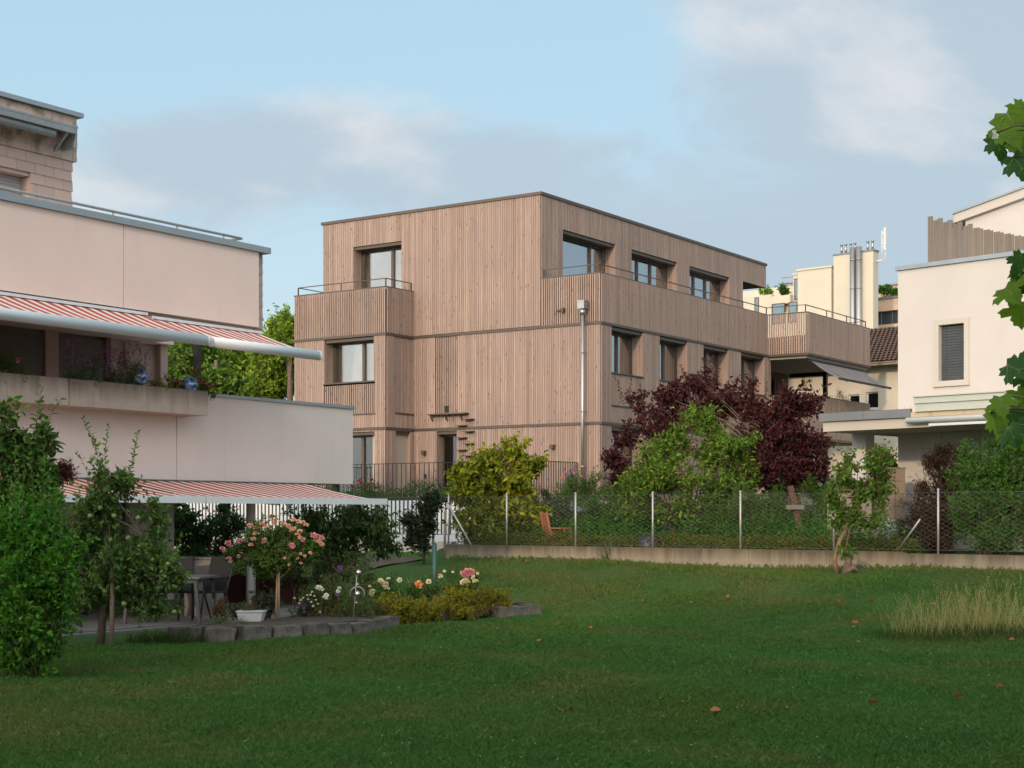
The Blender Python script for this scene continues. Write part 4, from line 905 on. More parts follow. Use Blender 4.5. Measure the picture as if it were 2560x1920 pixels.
def blossom(parent, p, r, mat, name='blossom'):
    V, F = blossom_mesh(r); an = random.uniform(0, 6.28); tl = random.uniform(0.2, 1.1); az = random.uniform(-2.4, -0.7)
    M = np.array(Matrix.Rotation(tl, 3, Vector((-math.sin(az), math.cos(az), 0))) @ Matrix.Rotation(an, 3, 'Z'))
    return np_mesh(name, V@M.T+np.array(tuple(Vector(p)-parent.location)), F, mat, parent)
def gat(u, v, Y, dz=0.0):
    p = at(u, v, Y); return Vector((p.x, p.y, gzf(p.x, p.y)+dz))
# ------------------------------------------------------------------ left: hedge, cherry shoots, apple tree
plant('garden_hedge', 'bright green leafy hedge bush standing at the left edge of the lawn', 'hedge', gat(60,1690,15.3),
      [B(70,1470,95,130,15.3,330), B(50,1620,72,80,15.3,260), B(95,1370,80,100,15.4,200), B(20,1420,80,140,15.5,190), B(130,1440,55,90,15.2,200), B(60,1290,70,80,15.6,90), B(120,1290,40,50,15.6,60), B(150,1380,35,50,15.4,90), B(60,1540,80,70,15.2,200)],
      G_PRIVET, 0.062, 8, 0.24, None, up=0.9, stems=3, limb=0.010, hi=True, wid=0.55, twig_r=0.002, clump=9,
      shoots=[([at(u,v,15.2), at(u+random.uniform(-8,14),v-60,15.2), at(u+random.uniform(-12,26),v-random.uniform(95,150),15.2)], 16, 0.06) for u, v in ((20,1330),(50,1290),(80,1270),(105,1310),(130,1350),(150,1400),(165,1450),(60,1350),(35,1250),(110,1260),(140,1480),(150,1530),(90,1320),(125,1300))])
plant('cherry_tree', 'tall slender cherry shoots rising above the hedge at the left edge', 'tree', gat(30,1650,17.2),
      [B(70,1130,40,60,17.2,40), B(20,1110,30,55,17.2,30), B(105,1110,28,50,17.2,26), B(60,1240,70,90,17.2,120), B(30,1150,55,80,17.2,95), B(110,1200,45,70,17.2,70), B(20,1330,60,90,17.2,120), B(90,1310,70,70,17.2,95)],
      G_CHERRY, 0.115, 6, 0.35, [(gat(30,1650,17.2),0.04), (at(40,1450,17.2),0.035), (at(60,1300,17.2),0.025)], up=0.8, stems=1, limb=0.012, hi=True, wid=0.42, curl=0.3, droop=0.25, twig_r=0.003,
      shoots=[([at(60,1260,17.2),at(88,1090,17.2),at(103,970,17.2)],34,0.11), ([at(90,1090,17.2),at(130,1030,17.2),at(150,1000,17.2)],14,0.10), ([at(120,1210,17.2),at(125,1120,17.2),at(118,1040,17.2)],22,0.10), ([at(60,1240,17.2),at(45,1150,17.2),at(12,1080,17.2)],14,0.09), ([at(110,1200,17.2),at(133,1130,17.2),at(128,1065,17.2)],12,0.07)])
plant('red_shrub', 'small rusty red leaved shrub between the cherry shoots and the apple tree', 'shrub', gat(150,1600,17.8),
      [B(145,1185,32,24,17.8,90), B(165,1170,20,16,17.8,40)], leafmat('rust_leaf', [(0.10,0.025,0.012),(0.16,0.05,0.02)]), 0.07, 7, 0.18, [(gat(150,1600,17.8),0.02), (at(150,1230,17.8),0.012)], wid=0.22, droop=0.5, limb=0.008, up=0.2)
ap = plant('apple_tree', 'young apple tree with green apples tied to a wooden stake', 'tree', gat(252,1612,19),
      [B(280,1400,110,90,19,212), B(210,1380,70,90,19,112), B(250,1270,70,80,19,137), B(370,1400,80,80,19,118), B(330,1500,90,50,19,100), B(215,1490,55,60,19,68), B(400,1300,40,50,19,42), B(290,1190,45,55,19,56), B(430,1450,40,60,19,43)],
      G_APPLE, 0.075, 7, 0.30, [(gat(252,1612,19),0.055), (at(258,1500,19),0.045), (at(265,1360,19),0.035), (at(262,1200,19),0.02)], up=0.45, stems=1, limb=0.014, hi=True, wid=0.5, curl=0.28, twig_r=0.003,
      shoots=[([at(262,1240,19),at(240,1120,19),at(208,1045,19)],40,0.085), ([at(262,1200,19),at(262,1130,19),at(272,1065,19)],26,0.075), ([at(300,1230,19),at(330,1160,19),at(345,1080,19)],38,0.08), ([at(240,1230,19),at(205,1150,19),at(190,1130,19)],12,0.06), ([at(270,1200,19),at(240,1110,19),at(232,1090,19)],12,0.065)])
APPLE = plain('green_apple_skin', (0.17,0.20,0.05), 0.4, 0, 0.3, 6)
ab = MB(); ab.ball((0,0,0), 0.034, 12, 0, (1,1,0.9)); ab.tube([(0,0,0.025), (0.003,0,0.05)], 0.003, 4, 0)
a0 = ab.build('apple', APPLE, ap); k = 0
for u, v in ((245,1108),(230,1145),(180,1205),(200,1215),(250,1270),(285,1290),(320,1345),(255,1385),(205,1375),(300,1425),(350,1365),(380,1400),(240,1440),(330,1460),(262,1478),(195,1485),(310,1510),(360,1530),(420,1410),(435,1530),(275,1350),(225,1290),(345,1295),(190,1340),(290,1240)):
    o = a0 if k == 0 else a0.copy()
    if k: C.objects.link(o); o.parent = ap
    k += 1; o.location = at(u, v, 19-random.uniform(0.1,0.35))-ap.location; o.rotation_euler = (random.random(), random.random(), random.random()*6)
st = MB(); st.tube([(0,0,-0.05), (0.01,0.0,1.05)], [0.030,0.026], 10)
tag(st.build('garden_stake', plain('stake_wood', (0.20,0.15,0.10), 0.85, 0, 0.25, 8), None, gat(279,1615,18.8)), 'round wooden stake beside the apple trunk', 'stake')
# ------------------------------------------------------------------ patio bed: standard rose, dark tree, flowers, box
ro = plant('standard_rose', 'standard rose with a round crown of pink and peach roses by the patio column', 'rose', gat(690,1560,21)+Vector((0,0,0.2)),
      [B(680,1375,105,50,21,620), B(640,1395,70,38,21,260), B(720,1390,65,48,21,280), B(585,1385,28,20,21,60), B(775,1370,28,22,21,60), B(700,1335,55,22,21,160), B(690,1420,55,26,21,170)],
      G_ROSE, 0.040, 8, 0.13, [(gat(690,1560,21)+Vector((0,0,0.15)),0.018), (at(694,1420,21),0.015)], up=0.4, stems=2, limb=0.006, wid=0.62, twig_r=0.002, bark=plain('pale_stake', (0.30,0.22,0.14), 0.8))
k_ = MB(); k_.tube([(0.05,-0.05,0), (0.045,-0.03,0.80)], 0.013, 8); k_.build('support_stake', plain('pale_stake', (0.28,0.21,0.13), 0.8), ro)
for u, v, r, m in [(625,1315,.05,1),(640,1320,.04,1),(655,1310,.04,1),(668,1318,.035,1),(678,1292,.045,2),(690,1300,.045,2),(702,1306,.04,2),(712,1312,.042,1),(722,1316,.04,2),(733,1300,.042,2),(745,1304,.04,2),(757,1306,.042,2),(735,1322,.04,2),(750,1328,.042,2),(765,1312,.038,2),(729,1326,.038,1),(744,1336,.04,1),(750,1344,.035,2),(758,1350,.038,1),(783,1338,.045,0),(793,1341,.05,0),(803,1346,.05,0),(790,1352,.04,1),(801,1358,.04,1),(806,1362,.036,2),(600,1354,.052,0),(570,1358,.048,0),(578,1366,.03,1),(556,1372,.042,1),(562,1378,.035,2),(572,1396,.042,1),(576,1402,.035,1),(596,1391,.032,1),(634,1348,.042,1),(638,1333,.035,2),(661,1352,.045,0),(729,1364,.055,0),(752,1385,.026,2),(744,1396,.024,2),(762,1390,.026,2),(776,1382,.03,2),(752,1408,.026,0),(723,1412,.024,1),(712,1396,.022,2),(627,1362,.035,1),(615,1350,.03,1),(685,1308,.04,2),(660,1316,.03,2)]:
    blossom(ro, at(u, v, 20.72), r, (PINKP,PINKP,PEACH)[m] if m != 1 else random.choice((PINKP,PEACH)))
plant('garden_tree', 'dark leaved small tree with drooping leaves behind the standard rose', 'tree', gat(832,1470,30.4),
      [B(800,1330,70,55,30.4,190), B(880,1310,75,55,30.4,200), B(940,1320,50,50,30.4,110), B(840,1380,100,40,30.4,170), B(760,1320,50,50,30.4,110), B(960,1350,30,40,30.4,50)],
      leafmat('pear_leaf', [(0.022,0.058,0.017), (0.045,0.099,0.023), (0.135,0.192,0.038)]), 0.11, 6, 0.35, [(gat(832,1470,30.4),0.08), (at(832,1420,30.4),0.075), (at(838,1340,30.4),0.06)], wid=0.45, droop=0.7, stems=2, limb=0.02, hi=True, curl=0.25)
plant('laurel_bush', 'dark glossy laurel bush behind the patio table', 'shrub', gat(470,1480,31.0), [B(455,1340,50,90,31.0,170), B(500,1380,50,70,31.0,150), B(440,1280,30,40,31.0,50), B(430,1420,60,70,31.0,120)], G_DARK, 0.12, 6, 0.3, None, wid=0.42, hi=True, stems=2, limb=0.012)
plant('evergreen_shrub', 'dark evergreen climber in front of the bar fence, left of the column', 'shrub', gat(565,1450,31.6), [B(555,1320,50,60,31.6,170), B(590,1310,35,50,31.6,110), B(560,1390,55,45,31.6,120), B(545,1270,30,25,31.6,40)], G_DARK, 0.07, 7, 0.28, None, wid=0.55, stems=2, limb=0.012)
plant('bed_shrub', 'low dark bush in the bed beside the rust coloured planters', 'shrub', gat(760,1510,26.8), [B(790,1440,60,40,26.8,120), B(720,1440,50,30,26.8,80), B(860,1430,60,40,26.8,110), B(905,1460,45,35,25,90), B(830,1480,60,35,26.4,110)], G_DARK, 0.07, 7, 0.25, None, wid=0.35, stems=2, limb=0.008)
plant('climbing_shrub', 'dark green climber on stakes left of the first mesh fence post', 'shrub', gat(1060,1375,34.5), [B(1062,1300,32,60,34.5,170), B(1085,1260,25,35,34.5,70), B(1050,1350,30,28,34.5,70), B(1030,1290,18,30,34.5,40)], leafmat('ivy_leaf', [(0.013,0.03,0.012),(0.024,0.05,0.018),(0.04,0.07,0.03)]), 0.10, 6, 0.3, [(gat(1060,1375,34.5),0.03), (at(1062,1280,34.5),0.02)], wid=0.6, stems=2, limb=0.012)
def wildflowers(name, label, cat, base, blobs, leafm, leaf, stems_n, flowers, ln=0.25, k=7, wid=0.25, hgt=0.35, group=None, flower_r=0.02):
    o = plant(name, label, cat, base, blobs, leafm, leaf, k, ln, None, wid=wid, up=1.3, stems=2, limb=0.004, twig_r=0.002, group=group)
    for m, pts in flowers:
        for p, r in pts: blossom(o, p, r, m, 'flower')
    return o
FY = 21.9
wildflowers('flower_bed_plants', 'clump of white flowered stems and lavender behind the stone edging', 'flowers', gat(820,1560,FY)+Vector((0,0,0.15)),
      [B(790,1510,50,40,FY,150), B(850,1510,50,40,FY,150), B(760,1530,40,28,FY,90), B(900,1530,40,25,FY,80), B(830,1470,40,30,FY,40)], leafmat('feathery_leaf', [(0.048,0.105,0.023), (0.096,0.165,0.039), (0.144,0.210,0.065)]), 0.06, 8,
      [(WHITEP, [(at(u,v,FY-0.25),r) for u,v,r in ((797,1470,.06),(803,1474,.045),(812,1495,.045),(816,1488,.04),(780,1480,.018),(776,1487,.018),(770,1498,.018),(786,1490,.018),(790,1500,.018),(752,1500,.02),(736,1495,.022),(758,1495,.018),(748,1508,.018),(783,1515,.018),(795,1510,.016),(800,1530,.016),(778,1505,.016),(768,1488,.016),(845,1478,.035),(848,1470,.03))]),
       (VIOLP, [(at(u,v,FY-0.2),r) for u,v,r in ((752,1510,.03),(758,1520,.03),(745,1518,.028),(764,1514,.028),(850,1420,.04),(848,1428,.03),(843,1485,.03),(760,1530,.028))])])
wildflowers('rose_bush', 'cream and orange flowered rose bush behind the box hedges', 'rose', gat(1010,1530,24.2)+Vector((0,0,0.15)),
      [B(960,1480,50,30,24.2,140), B(1060,1480,60,25,24.5,150), B(1140,1475,50,22,24.6,120), B(1170,1455,30,18,24.6,60), B(930,1510,40,40,23.8,120), B(1010,1500,60,30,24,100)], G_ROSE, 0.045, 8,
      [(CREAMP, [(at(u,v,24-0.3),r) for u,v,r in ((951,1452,.055),(957,1456,.045),(964,1461,.055),(967,1471,.05),(999,1450,.045),(932,1479,.06),(929,1484,.05),(971,1447,.035),(1072,1454,.05),(1101,1441,.04),(1163,1452,.06),(1157,1456,.05),(1170,1456,.045),(1183,1443,.04),(1186,1452,.04),(1192,1453,.035),(1111,1428,.028),(1132,1430,.025),(1194,1434,.03),(924,1466,.03))]),
       (ORANGEP, [(at(1047,1461,23.7),.075), (at(1100,1438,23.7),.03)]), (PINKP, [(at(u,v,23.8),r) for u,v,r in ((1160,1434,.07),(1168,1430,.07),(1176,1430,.07),(1181,1433,.055),(1164,1440,.055))])], wid=0.6)
def box_hedge(label, base, blobs):
    return plant('box_hedge', label, 'hedge', base, blobs, G_BOX, 0.030, 9, 0.11, None, group='clipped yellow green box hedges', up=0.9, stems=10, limb=0.006, twig_r=0.002, wid=0.6, shell=3.0)
box_hedge('left clipped yellow green box hedge next to the stone edging', gat(1005,1560,22.7), [B(965,1525,30,32,22.4,260), B(1000,1530,35,32,22.6,300), B(1040,1528,32,32,22.8,260), B(1070,1530,18,28,22.9,120), B(960,1495,18,14,22.5,50), B(1085,1540,25,25,23.1,170)])
box_hedge('right clipped yellow green box hedge next to the last edging stones', gat(1180,1540,24.4), [B(1120,1510,28,32,24.2,260), B(1155,1505,34,34,24.3,320), B(1200,1503,34,32,24.6,300), B(1240,1502,30,24,24.8,230), B(1095,1528,22,28,23.9,200), B(1150,1532,40,16,24.0,160), B(1255,1515,22,18,24.8,110)])
# dry seed heads and grasses round the trough and the stone edging
plant('sedum_clump', 'rusty brown dried sedum clump beside the grey patio cabinet', 'flowers', gat(548,1560,22.4), [B(545,1520,20,22,22.4,60), B(560,1535,18,18,22.4,40)], DRY, 0.035, 9, 0.16, None, up=1.2, wid=0.5, stems=4, limb=0.004)
plant('hydrangea', 'faded hydrangea with brown flower heads behind the white trough', 'shrub', gat(650,1545,21.6)+Vector((0,0,0.1)), [B(655,1520,35,30,21.6,150), B(610,1535,25,15,21.4,70)], leafmat('hydrangea_leaf', [(0.05,0.08,0.035),(0.08,0.11,0.05),(0.10,0.07,0.055)]), 0.06, 7, 0.18, None, up=0.9, wid=0.6, stems=4, limb=0.004,
      shoots=[([at(650,1530,21.4),at(652,1500,21.4),at(655,1490,21.4)],8,0.05), ([at(668,1530,21.4),at(672,1508,21.4),at(674,1498,21.4)],8,0.05), ([at(610,1535,21.4),at(611,1510,21.4),at(611,1500,21.4)],8,0.03)])
def grass_clump(name, label, base, rad, n, h, mat, w=0.006, group=None, lean=0.35, heads=0, cat='grass', kind=None):
    o = thing(name, label, cat, tuple(base), 0, group); b = np.array(base)
    a = RNG.random(n)*6.283; r = RNG.random(n)**(0.5 if kind is None else 0.7); p = np.stack([np.cos(a)*r*rad[0], np.sin(a)*r*rad[1], np.zeros(n)], -1)
    hh = h*RNG.uniform(0.35,1.0,n)*(1-0.3*r**2); d = np.stack([RNG.normal(0,lean,n), RNG.normal(0,lean,n), np.ones(n)], -1); d = unit(d); bend = RNG.normal(0,lean*0.6,(n,3)); bend[:,2] = -0.15
    sd = unit(np.cross(d, RNG.normal(0,1,(n,3)))); ww = (w*RNG.uniform(0.6,1.2,n))[:,None]
    V = []
    for t, k in ((0,1.0), (0.4,0.9), (0.75,0.6)):
        c = p+d*(hh*t)[:,None]+bend*(hh*t*t)[:,None]*0.5; V += [c-sd*ww*k/2, c+sd*ww*k/2]
    V.append(p+d*hh[:,None]+bend*hh[:,None]*0.5)
    V = np.stack(V, 1); F = np.array([[0,1,3],[0,3,2],[2,3,5],[2,5,4],[4,5,6]]); F = (F[None]+(np.arange(n)*7)[:,None,None]).reshape(-1, 3)
    zz = gz(p[:,0]+b[0], p[:,1]+b[1])-gzf(b[0], b[1]); V = V+np.stack([0*zz, 0*zz, zz], -1)[:,None]
    np_mesh('blades', V.reshape(-1,3), F, mat, o)
    if heads:
        i = RNG.choice(n, heads, replace=False); tip = V[i,6]; q = np.repeat(tip, 6, 0)-np.tile(np.linspace(0,0.12,6), heads)[:,None]*d[np.repeat(i,6)]
        v, f = leaf_arrays(q, unit(d[np.repeat(i,6)]+RNG.normal(0,0.5,(heads*6,3))), np.full(heads*6,0.03), wid=0.3); np_mesh('seed_heads', v, f, STRAW, o)['kind'] = 'stuff'
    return o
G_WILD = leafmat('wild_grass', [(0.025,0.055,0.012), (0.045,0.080,0.018), (0.09,0.10,0.03)])
grass_clump('tall_grass', 'patch of tall straw coloured grass on the right of the lawn', gat(2440,1580,20.7), (1.2,0.6), 800, 0.90, STRAW, 0.0055, lean=0.27, heads=300, kind='loose')
grass_clump('tall_grass', 'dark green rim of longer grass round the straw coloured patch', gat(2440,1590,20.4), (1.5,0.85), 3000, 0.26, G_WILD, 0.006, lean=0.35, kind='loose')
grass_clump('grass_tuft', 'long green grass along the edge of the left patio paving', gat(420,1600,19.6), (0.55,0.25), 700, 0.26, G_WILD, 0.006, lean=0.35)
grass_clump('grass_tuft', 'yellowish grass tuft growing in front of the stone edging', gat(620,1600,20.05), (0.16,0.12), 150, 0.24, STRAW, 0.007, lean=0.4)
grass_clump('grass_tuft', 'pale ornamental grass behind the orange rose', gat(1045,1470,26)+Vector((0,0,0.25)), (0.25,0.2), 130, 0.42, STRAW, 0.008, lean=0.2)
# ------------------------------------------------------------------ garden behind the mesh fence
plant('yellow_green_tree', 'broad yellow green ornamental tree left behind the mesh fence', 'tree', gat(1255,1372,37.2),
      [B(1255,1140,60,38,37.2,120), B(1195,1170,50,26,37,80), B(1310,1165,50,30,37.2,90), B(1160,1190,45,20,37,75), B(1250,1195,75,30,36.8,120), B(1180,1240,50,25,36.8,90), B(1300,1240,60,32,36.9,130), B(1225,1270,95,30,36.6,130), B(1340,1270,35,25,36.9,60), B(1200,1320,50,30,36.5,70), B(1290,1310,60,25,36.5,70), B(1230,1360,40,20,36.5,40)],
      G_YEL, 0.15, 5, 0.40, [(gat(1255,1372,37.2),0.07), (at(1252,1300,37.2),0.06), (at(1255,1200,37.2),0.04)], wid=0.5, up=0.25, stems=2, limb=0.02, droop=0.35, curl=0.3, hi=True)
plant('flowering_bush', 'large bright green bush in the middle behind the mesh fence', 'tree', gat(1710,1378,34.8),
      [B(1633,1186,60,45,34.8,110), B(1691,1121,55,50,34.8,110), B(1758,1091,50,45,34.9,110), B(1806,1146,55,50,34.8,119), B(1839,1206,38,50,34.8,76), B(1700,1206,85,55,34.3,161), B(1604,1246,50,45,34.6,76), B(1787,1236,65,50,34.4,119), B(1691,1286,85,35,34.4,93), B(1739,1046,35,22,34.9,34), B(1599,1181,28,28,34.8,28), B(1643,1131,58,42,34.8,106), B(1820,1116,48,45,34.8,102), B(1580,1216,35,40,34.7,51), B(1859,1176,25,35,34.8,34), B(1796,1296,60,30,34.5,59)],
      G_BUSH, 0.115, 6, 0.38, None, wid=0.42, up=0.7, stems=3, limb=0.018, hi=True, curl=0.25, droop=0.15,
      shoots=[([at(1720,1070,34.8),at(1725,1040,34.8),at(1735,1015,34.8)],12,0.07), ([at(1820,1150,34.8),at(1850,1120,34.8),at(1866,1102,34.8)],12,0.07), ([at(1840,1200,34.8),at(1865,1170,34.8),at(1877,1160,34.8)],10,0.07), ([at(1780,1080,34.8),at(1795,1055,34.8),at(1800,1035,34.8)],10,0.07), ([at(1640,1140,34.8),at(1630,1120,34.8),at(1622,1105,34.8)],8,0.07)])
plant('purple_plum_tree', 'dark purple leaved plum tree in front of the timber house', 'tree', gat(1992,1380,38.2),
      [B(1700,1030,76,57,38.6,150), B(1640,1080,76,42,38.4,102), B(1790,1010,76,47,38.8,150), B(1760,960,44,36,38.8,71), B(1700,980,49,33,38.8,63), B(1850,1010,59,42,38.6,95), B(1930,1060,66,63,38.2,207), B(1980,1010,66,42,38.2,159), B(2000,1100,59,73,38,223), B(1940,1150,81,63,38,239), B(2010,1180,49,52,38,118), B(1880,1090,59,63,38.4,134), B(1560,1100,44,26,38.4,39), B(1530,1150,46,31,38.4,59), B(1540,1200,32,36,38.3,43), B(1555,1240,18,31,38.3,27), B(1900,1200,66,31,38,87), B(1600,1000,32,31,38.8,20)],
      G_PLUM, 0.125, 6, 0.38, [(gat(1992,1380,38.2),0.13), (at(2005,1300,38.2),0.11), (at(1975,1200,38.2),0.09), (at(1960,1120,38.3),0.06)], wid=0.5, up=0.2, stems=2, limb=0.028, hi=True, droop=0.4,
      shoots=[([at(1560,1020,38.8),at(1548,970,38.8),at(1535,935,38.8)],26,0.09), ([at(1570,1010,38.8),at(1570,980,38.8),at(1580,950,38.8)],18,0.09), ([at(1735,960,38.8),at(1710,930,38.8),at(1702,912,38.8)],20,0.09), ([at(1780,980,38.8),at(1795,930,38.8),at(1797,893,38.8)],34,0.085), ([at(1780,960,38.8),at(1782,930,38.8),at(1778,915,38.8)],14,0.085), ([at(1850,990,38.8),at(1872,970,38.8),at(1880,962,38.8)],16,0.085), ([at(1900,1020,38.6),at(1915,980,38.6),at(1918,955,38.6)],22,0.085), ([at(2000,1010,38.2),at(2030,1000,38.2),at(2056,998,38.2)],16,0.085), ([at(1960,1000,38.2),at(1972,990,38.2),at(1985,985,38.2)],10,0.08)])
plant('young_tree', 'slender young tree with leaning stem on the lawn bank before the garden wall', 'tree', gat(2100,1450,28.6),
      [B(2120,1180,38,40,28.6,45), B(2190,1160,50,38,28.6,75), B(2215,1210,40,40,28.6,60), B(2150,1230,45,35,28.6,55), B(2085,1240,22,28,28.6,28), B(2080,1225,18,20,28.6,16), B(2100,1300,30,35,28.5,30), B(2150,1280,35,30,28.5,26), B(2185,1310,28,28,28.5,24), B(2120,1380,22,12,28.5,10)],
      G_YOUNG, 0.105, 6, 0.32, [(gat(2093,1450,28.6),0.062), (at(2086,1400,28.6),0.045), (at(2100,1350,28.6),0.042), (at(2140,1280,28.6),0.03), (at(2150,1210,28.6),0.02)], wid=0.45, up=0.4, stems=1, limb=0.014, hi=True, droop=0.45, curl=0.3, bark=plain('yellow_bark', (0.17,0.11,0.065), 0.85, 0, 0.25, 10),
      shoots=[([at(2105,1190,28.6),at(2110,1150,28.6),at(2095,1105,28.6)],20,0.10), ([at(2120,1170,28.6),at(2130,1135,28.6),at(2120,1115,28.6)],14,0.10), ([at(2180,1140,28.6),at(2185,1120,28.6),at(2190,1110,28.6)],10,0.09)])
k_ = MB(); k_.tube([(0,0,-0.05), (0.05,0.0,0.25), (0.10,0.02,0.42)], [0.11,0.06,0.05], 10); k_.tube([(-0.05,-0.05,0.0), (0.12,-0.12,0.12), (0.2,-0.1,0.03)], [0.05,0.05,0.03], 8)
tag(k_.build('tree_stump', BARK, None, gat(2115,1446,28.5)), 'short old stump beside the foot of the young tree', 'stump')
plant('red_maple', 'dark red feathery maple shrub right behind the mesh fence', 'tree', gat(2330,1385,30.8),
      [B(2360,1150,40,40,30.8,170), B(2375,1200,35,50,30.8,150), B(2325,1160,28,30,30.8,80), B(2340,1260,55,50,30.6,240), B(2300,1290,35,40,30.6,130), B(2370,1310,40,50,30.5,160), B(2330,1345,55,30,30.4,170), B(2300,1215,14,22,30.6,30), B(2295,1240,20,20,30.6,30)],
      G_MAPLE, 0.085, 9, 0.30, [(gat(2330,1385,30.8),0.06), (at(2350,1300,30.8),0.05), (at(2365,1200,30.8),0.03)], wid=0.16, up=-0.2, droop=0.6, stems=2, limb=0.016)
plant('privet_hedge', 'tall dark green hedge growing through the mesh fence at the right edge', 'hedge', gat(2480,1385,29.2),
      [B(2440,1190,60,60,29.4,420), B(2530,1170,70,55,29.2,480), B(2480,1260,80,70,29.1,560), B(2570,1260,60,80,29,420), B(2420,1290,45,70,29.4,260), B(2500,1340,90,40,28.9,320), B(2410,1150,18,28,29.5,50), B(2540,1110,60,25,29.4,150), B(2600,1150,60,60,29,200)],
      G_HEDGE, 0.075, 7, 0.26, None, wid=0.42, up=0.8, stems=4, limb=0.014, hi=True, twig_r=0.003)
plant('garden_shrub', 'rounded green shrub beneath the white house canopy beside the column', 'shrub', gat(2200,1290,36.5), [B(2190,1150,35,28,36.5,120), B(2225,1160,22,28,36.5,80), B(2200,1200,40,35,36.5,140), B(2160,1200,25,30,36.5,70)], G_HEDGE, 0.09, 7, 0.3, None, wid=0.42, up=0.6, stems=2, limb=0.015)
i_ = 0
for u, v, ru, rv, Y, n, m, lf, lab in (
    (1480,1235,85,45,38.5,230,G_HEDGE,0.075,'leafy green bush against the terrace under the downpipe'),
    (1400,1290,75,55,37.5,220,G_DARK,0.09,'dark bush directly right of the yellow green tree'),
    (1520,1290,80,50,36.8,240,G_HEDGE,0.085,'mid green shrub behind the wooden garden chair'),
    (1600,1300,60,50,36.2,160,G_HEDGE,0.09,'dark shrub between the chair and the large bright bush'),
    (1890,1290,65,60,33.6,230,G_HEDGE,0.075,'fresh green shrub right of the large bright bush'),
    (1960,1300,70,60,36.0,190,G_HEDGE,0.09,'dark undergrowth under the purple plum tree'),
    (2070,1240,60,40,37.5,170,G_HEDGE,0.085,'green hedge bush right of the plum tree trunk'),
    (2090,1300,50,50,34.5,150,G_HEDGE,0.085,'dark shrub behind the young tree'),
    (1170,1310,45,50,36.9,130,G_DARK,0.08,'dark shrub beside the first mesh fence post'),
    (1800,1310,70,45,34.0,190,G_HEDGE,0.085,'dark shrub in the shade under the large bright bush')):
    plant('garden_shrub', lab, 'shrub', gat(u,1375,Y), [B(u,v,ru,rv,Y,n), B(u+ru*0.3,v+rv*0.6,ru*0.8,rv*0.7,Y-0.3,n//2), B(u-ru*0.4,v-rv*0.5,ru*0.5,rv*0.5,Y,n//3)], m, lf, 7, 0.32, None, wid=0.38, up=0.7, stems=2, limb=0.012)
def cover(name, label, t0, t1, s0, s1, h, n, mat, lf, wid=0.5):
    t = RNG.uniform(t0, t1, n); s = RNG.uniform(s0, s1, n); x = FO.x+FD.x*t+FN.x*s; y = FO.y+FD.y*t+FN.y*s
    lump = 0.55+0.45*np.sin(t*3.1+s*4)*np.sin(t*1.3+1)
    z = gz(x, y)+h*RNG.random(n)*(0.4+0.6*lump)
    P = np.stack([x,y,z], -1); v, f = leaf_arrays(P, RNG.normal(0,1,(n,3))*[1,1,0.6], lf*RNG.uniform(0.6,1.2,n), wid=wid)
    o = np_mesh(name, v, f, mat); return tag(o, label, 'ground cover', None, 'stuff')
cover('ground_cover', 'low reddish green ground cover along the top of the garden wall', 0.2, 11.4, -1.2, -0.12, 0.46, 26000, G_COVER, 0.062)
cover('ground_cover', 'green planting filling the garden behind the mesh fence', -0.5, 11.0, -6.0, -1.1, 0.85, 46000, G_HEDGE, 0.095, 0.4)
def terrace_cover():
    n = 9000; x = RNG.uniform(-7.5, 1.8, n); y = RNG.uniform(-4.8, -2.5, n); lump = 0.5+0.5*np.sin(x*2.1)*np.sin(y*3+x)
    c, s = math.cos(ROT), math.sin(ROT); X = HX+x*c-y*s; Y = HY+x*s+y*c; Z = 2.0+RNG.random(n)*(0.15+0.5*lump)
    v, f = leaf_arrays(np.stack([X,Y,Z],-1), RNG.normal(0,1,(n,3))+[0,0,0.8], 0.09*RNG.uniform(0.6,1.2,n), wid=0.35)
    tag(np_mesh('terrace_planting', v, f, leafmat('terrace_leaf', [(0.036,0.072,0.026), (0.058,0.104,0.036), (0.104,0.130,0.060)])), 'bushy planting along the edge of the terrace above the white wall', 'ground cover', None, 'stuff')
terrace_cover()
rf = plant('red_flowers', 'clump of crimson flowers on the terrace in front of the glazed door', 'flowers', hloc(-4.1,-3.0,2.0), [(tuple(hloc(-4.1,-3.0,2.3)), (0.5,0.3,0.25), 60)], G_ROSE, 0.06, 7, 0.2, None, stems=2, limb=0.006)
for i in range(26): blossom(rf, hloc(-4.1+random.uniform(-.55,.55), -3.2+random.uniform(-.2,.2), 2.5+random.uniform(-.1,.18)), 0.05, REDP, 'flower')
pk = plant('pink_flowers', 'tall pink flowered perennials by the bottom of the downpipe', 'flowers', gat(1440,1300,40), [B(1440,1215,40,25,40,60)], G_HEDGE, 0.07, 7, 0.25, None, stems=2, limb=0.006)
for i in range(14): blossom(pk, at(1430+random.uniform(-30,40), 1183+random.uniform(-10,14), 39.8), 0.045, random.choice((PINKP,VIOLP)), 'flower')
grass_clump('grass_tuft', 'tall thin green stems round the wind spinner in the flower bed', gat(895,1555,22.2)+Vector((0,0,0.12)), (0.35,0.25), 150, 0.75, G_WILD, 0.006, lean=0.16, heads=30)
grass_clump('iris_clump', 'clump of sword shaped iris leaves just behind the mesh fence', gat(1530,1368,33.2), (0.22,0.15), 46, 0.62, leafmat('iris_leaf', [(0.06,0.11,0.05),(0.09,0.15,0.07)]), 0.03, lean=0.35, cat='plant')
grass_clump('roof_weeds', 'dry seeded weeds growing on the flat canopy of the white house', wloc(0.45,-1.3,3.6), (0.8,0.5), 46, 0.42, DRY, 0.007, lean=0.25, heads=20, cat='plant')
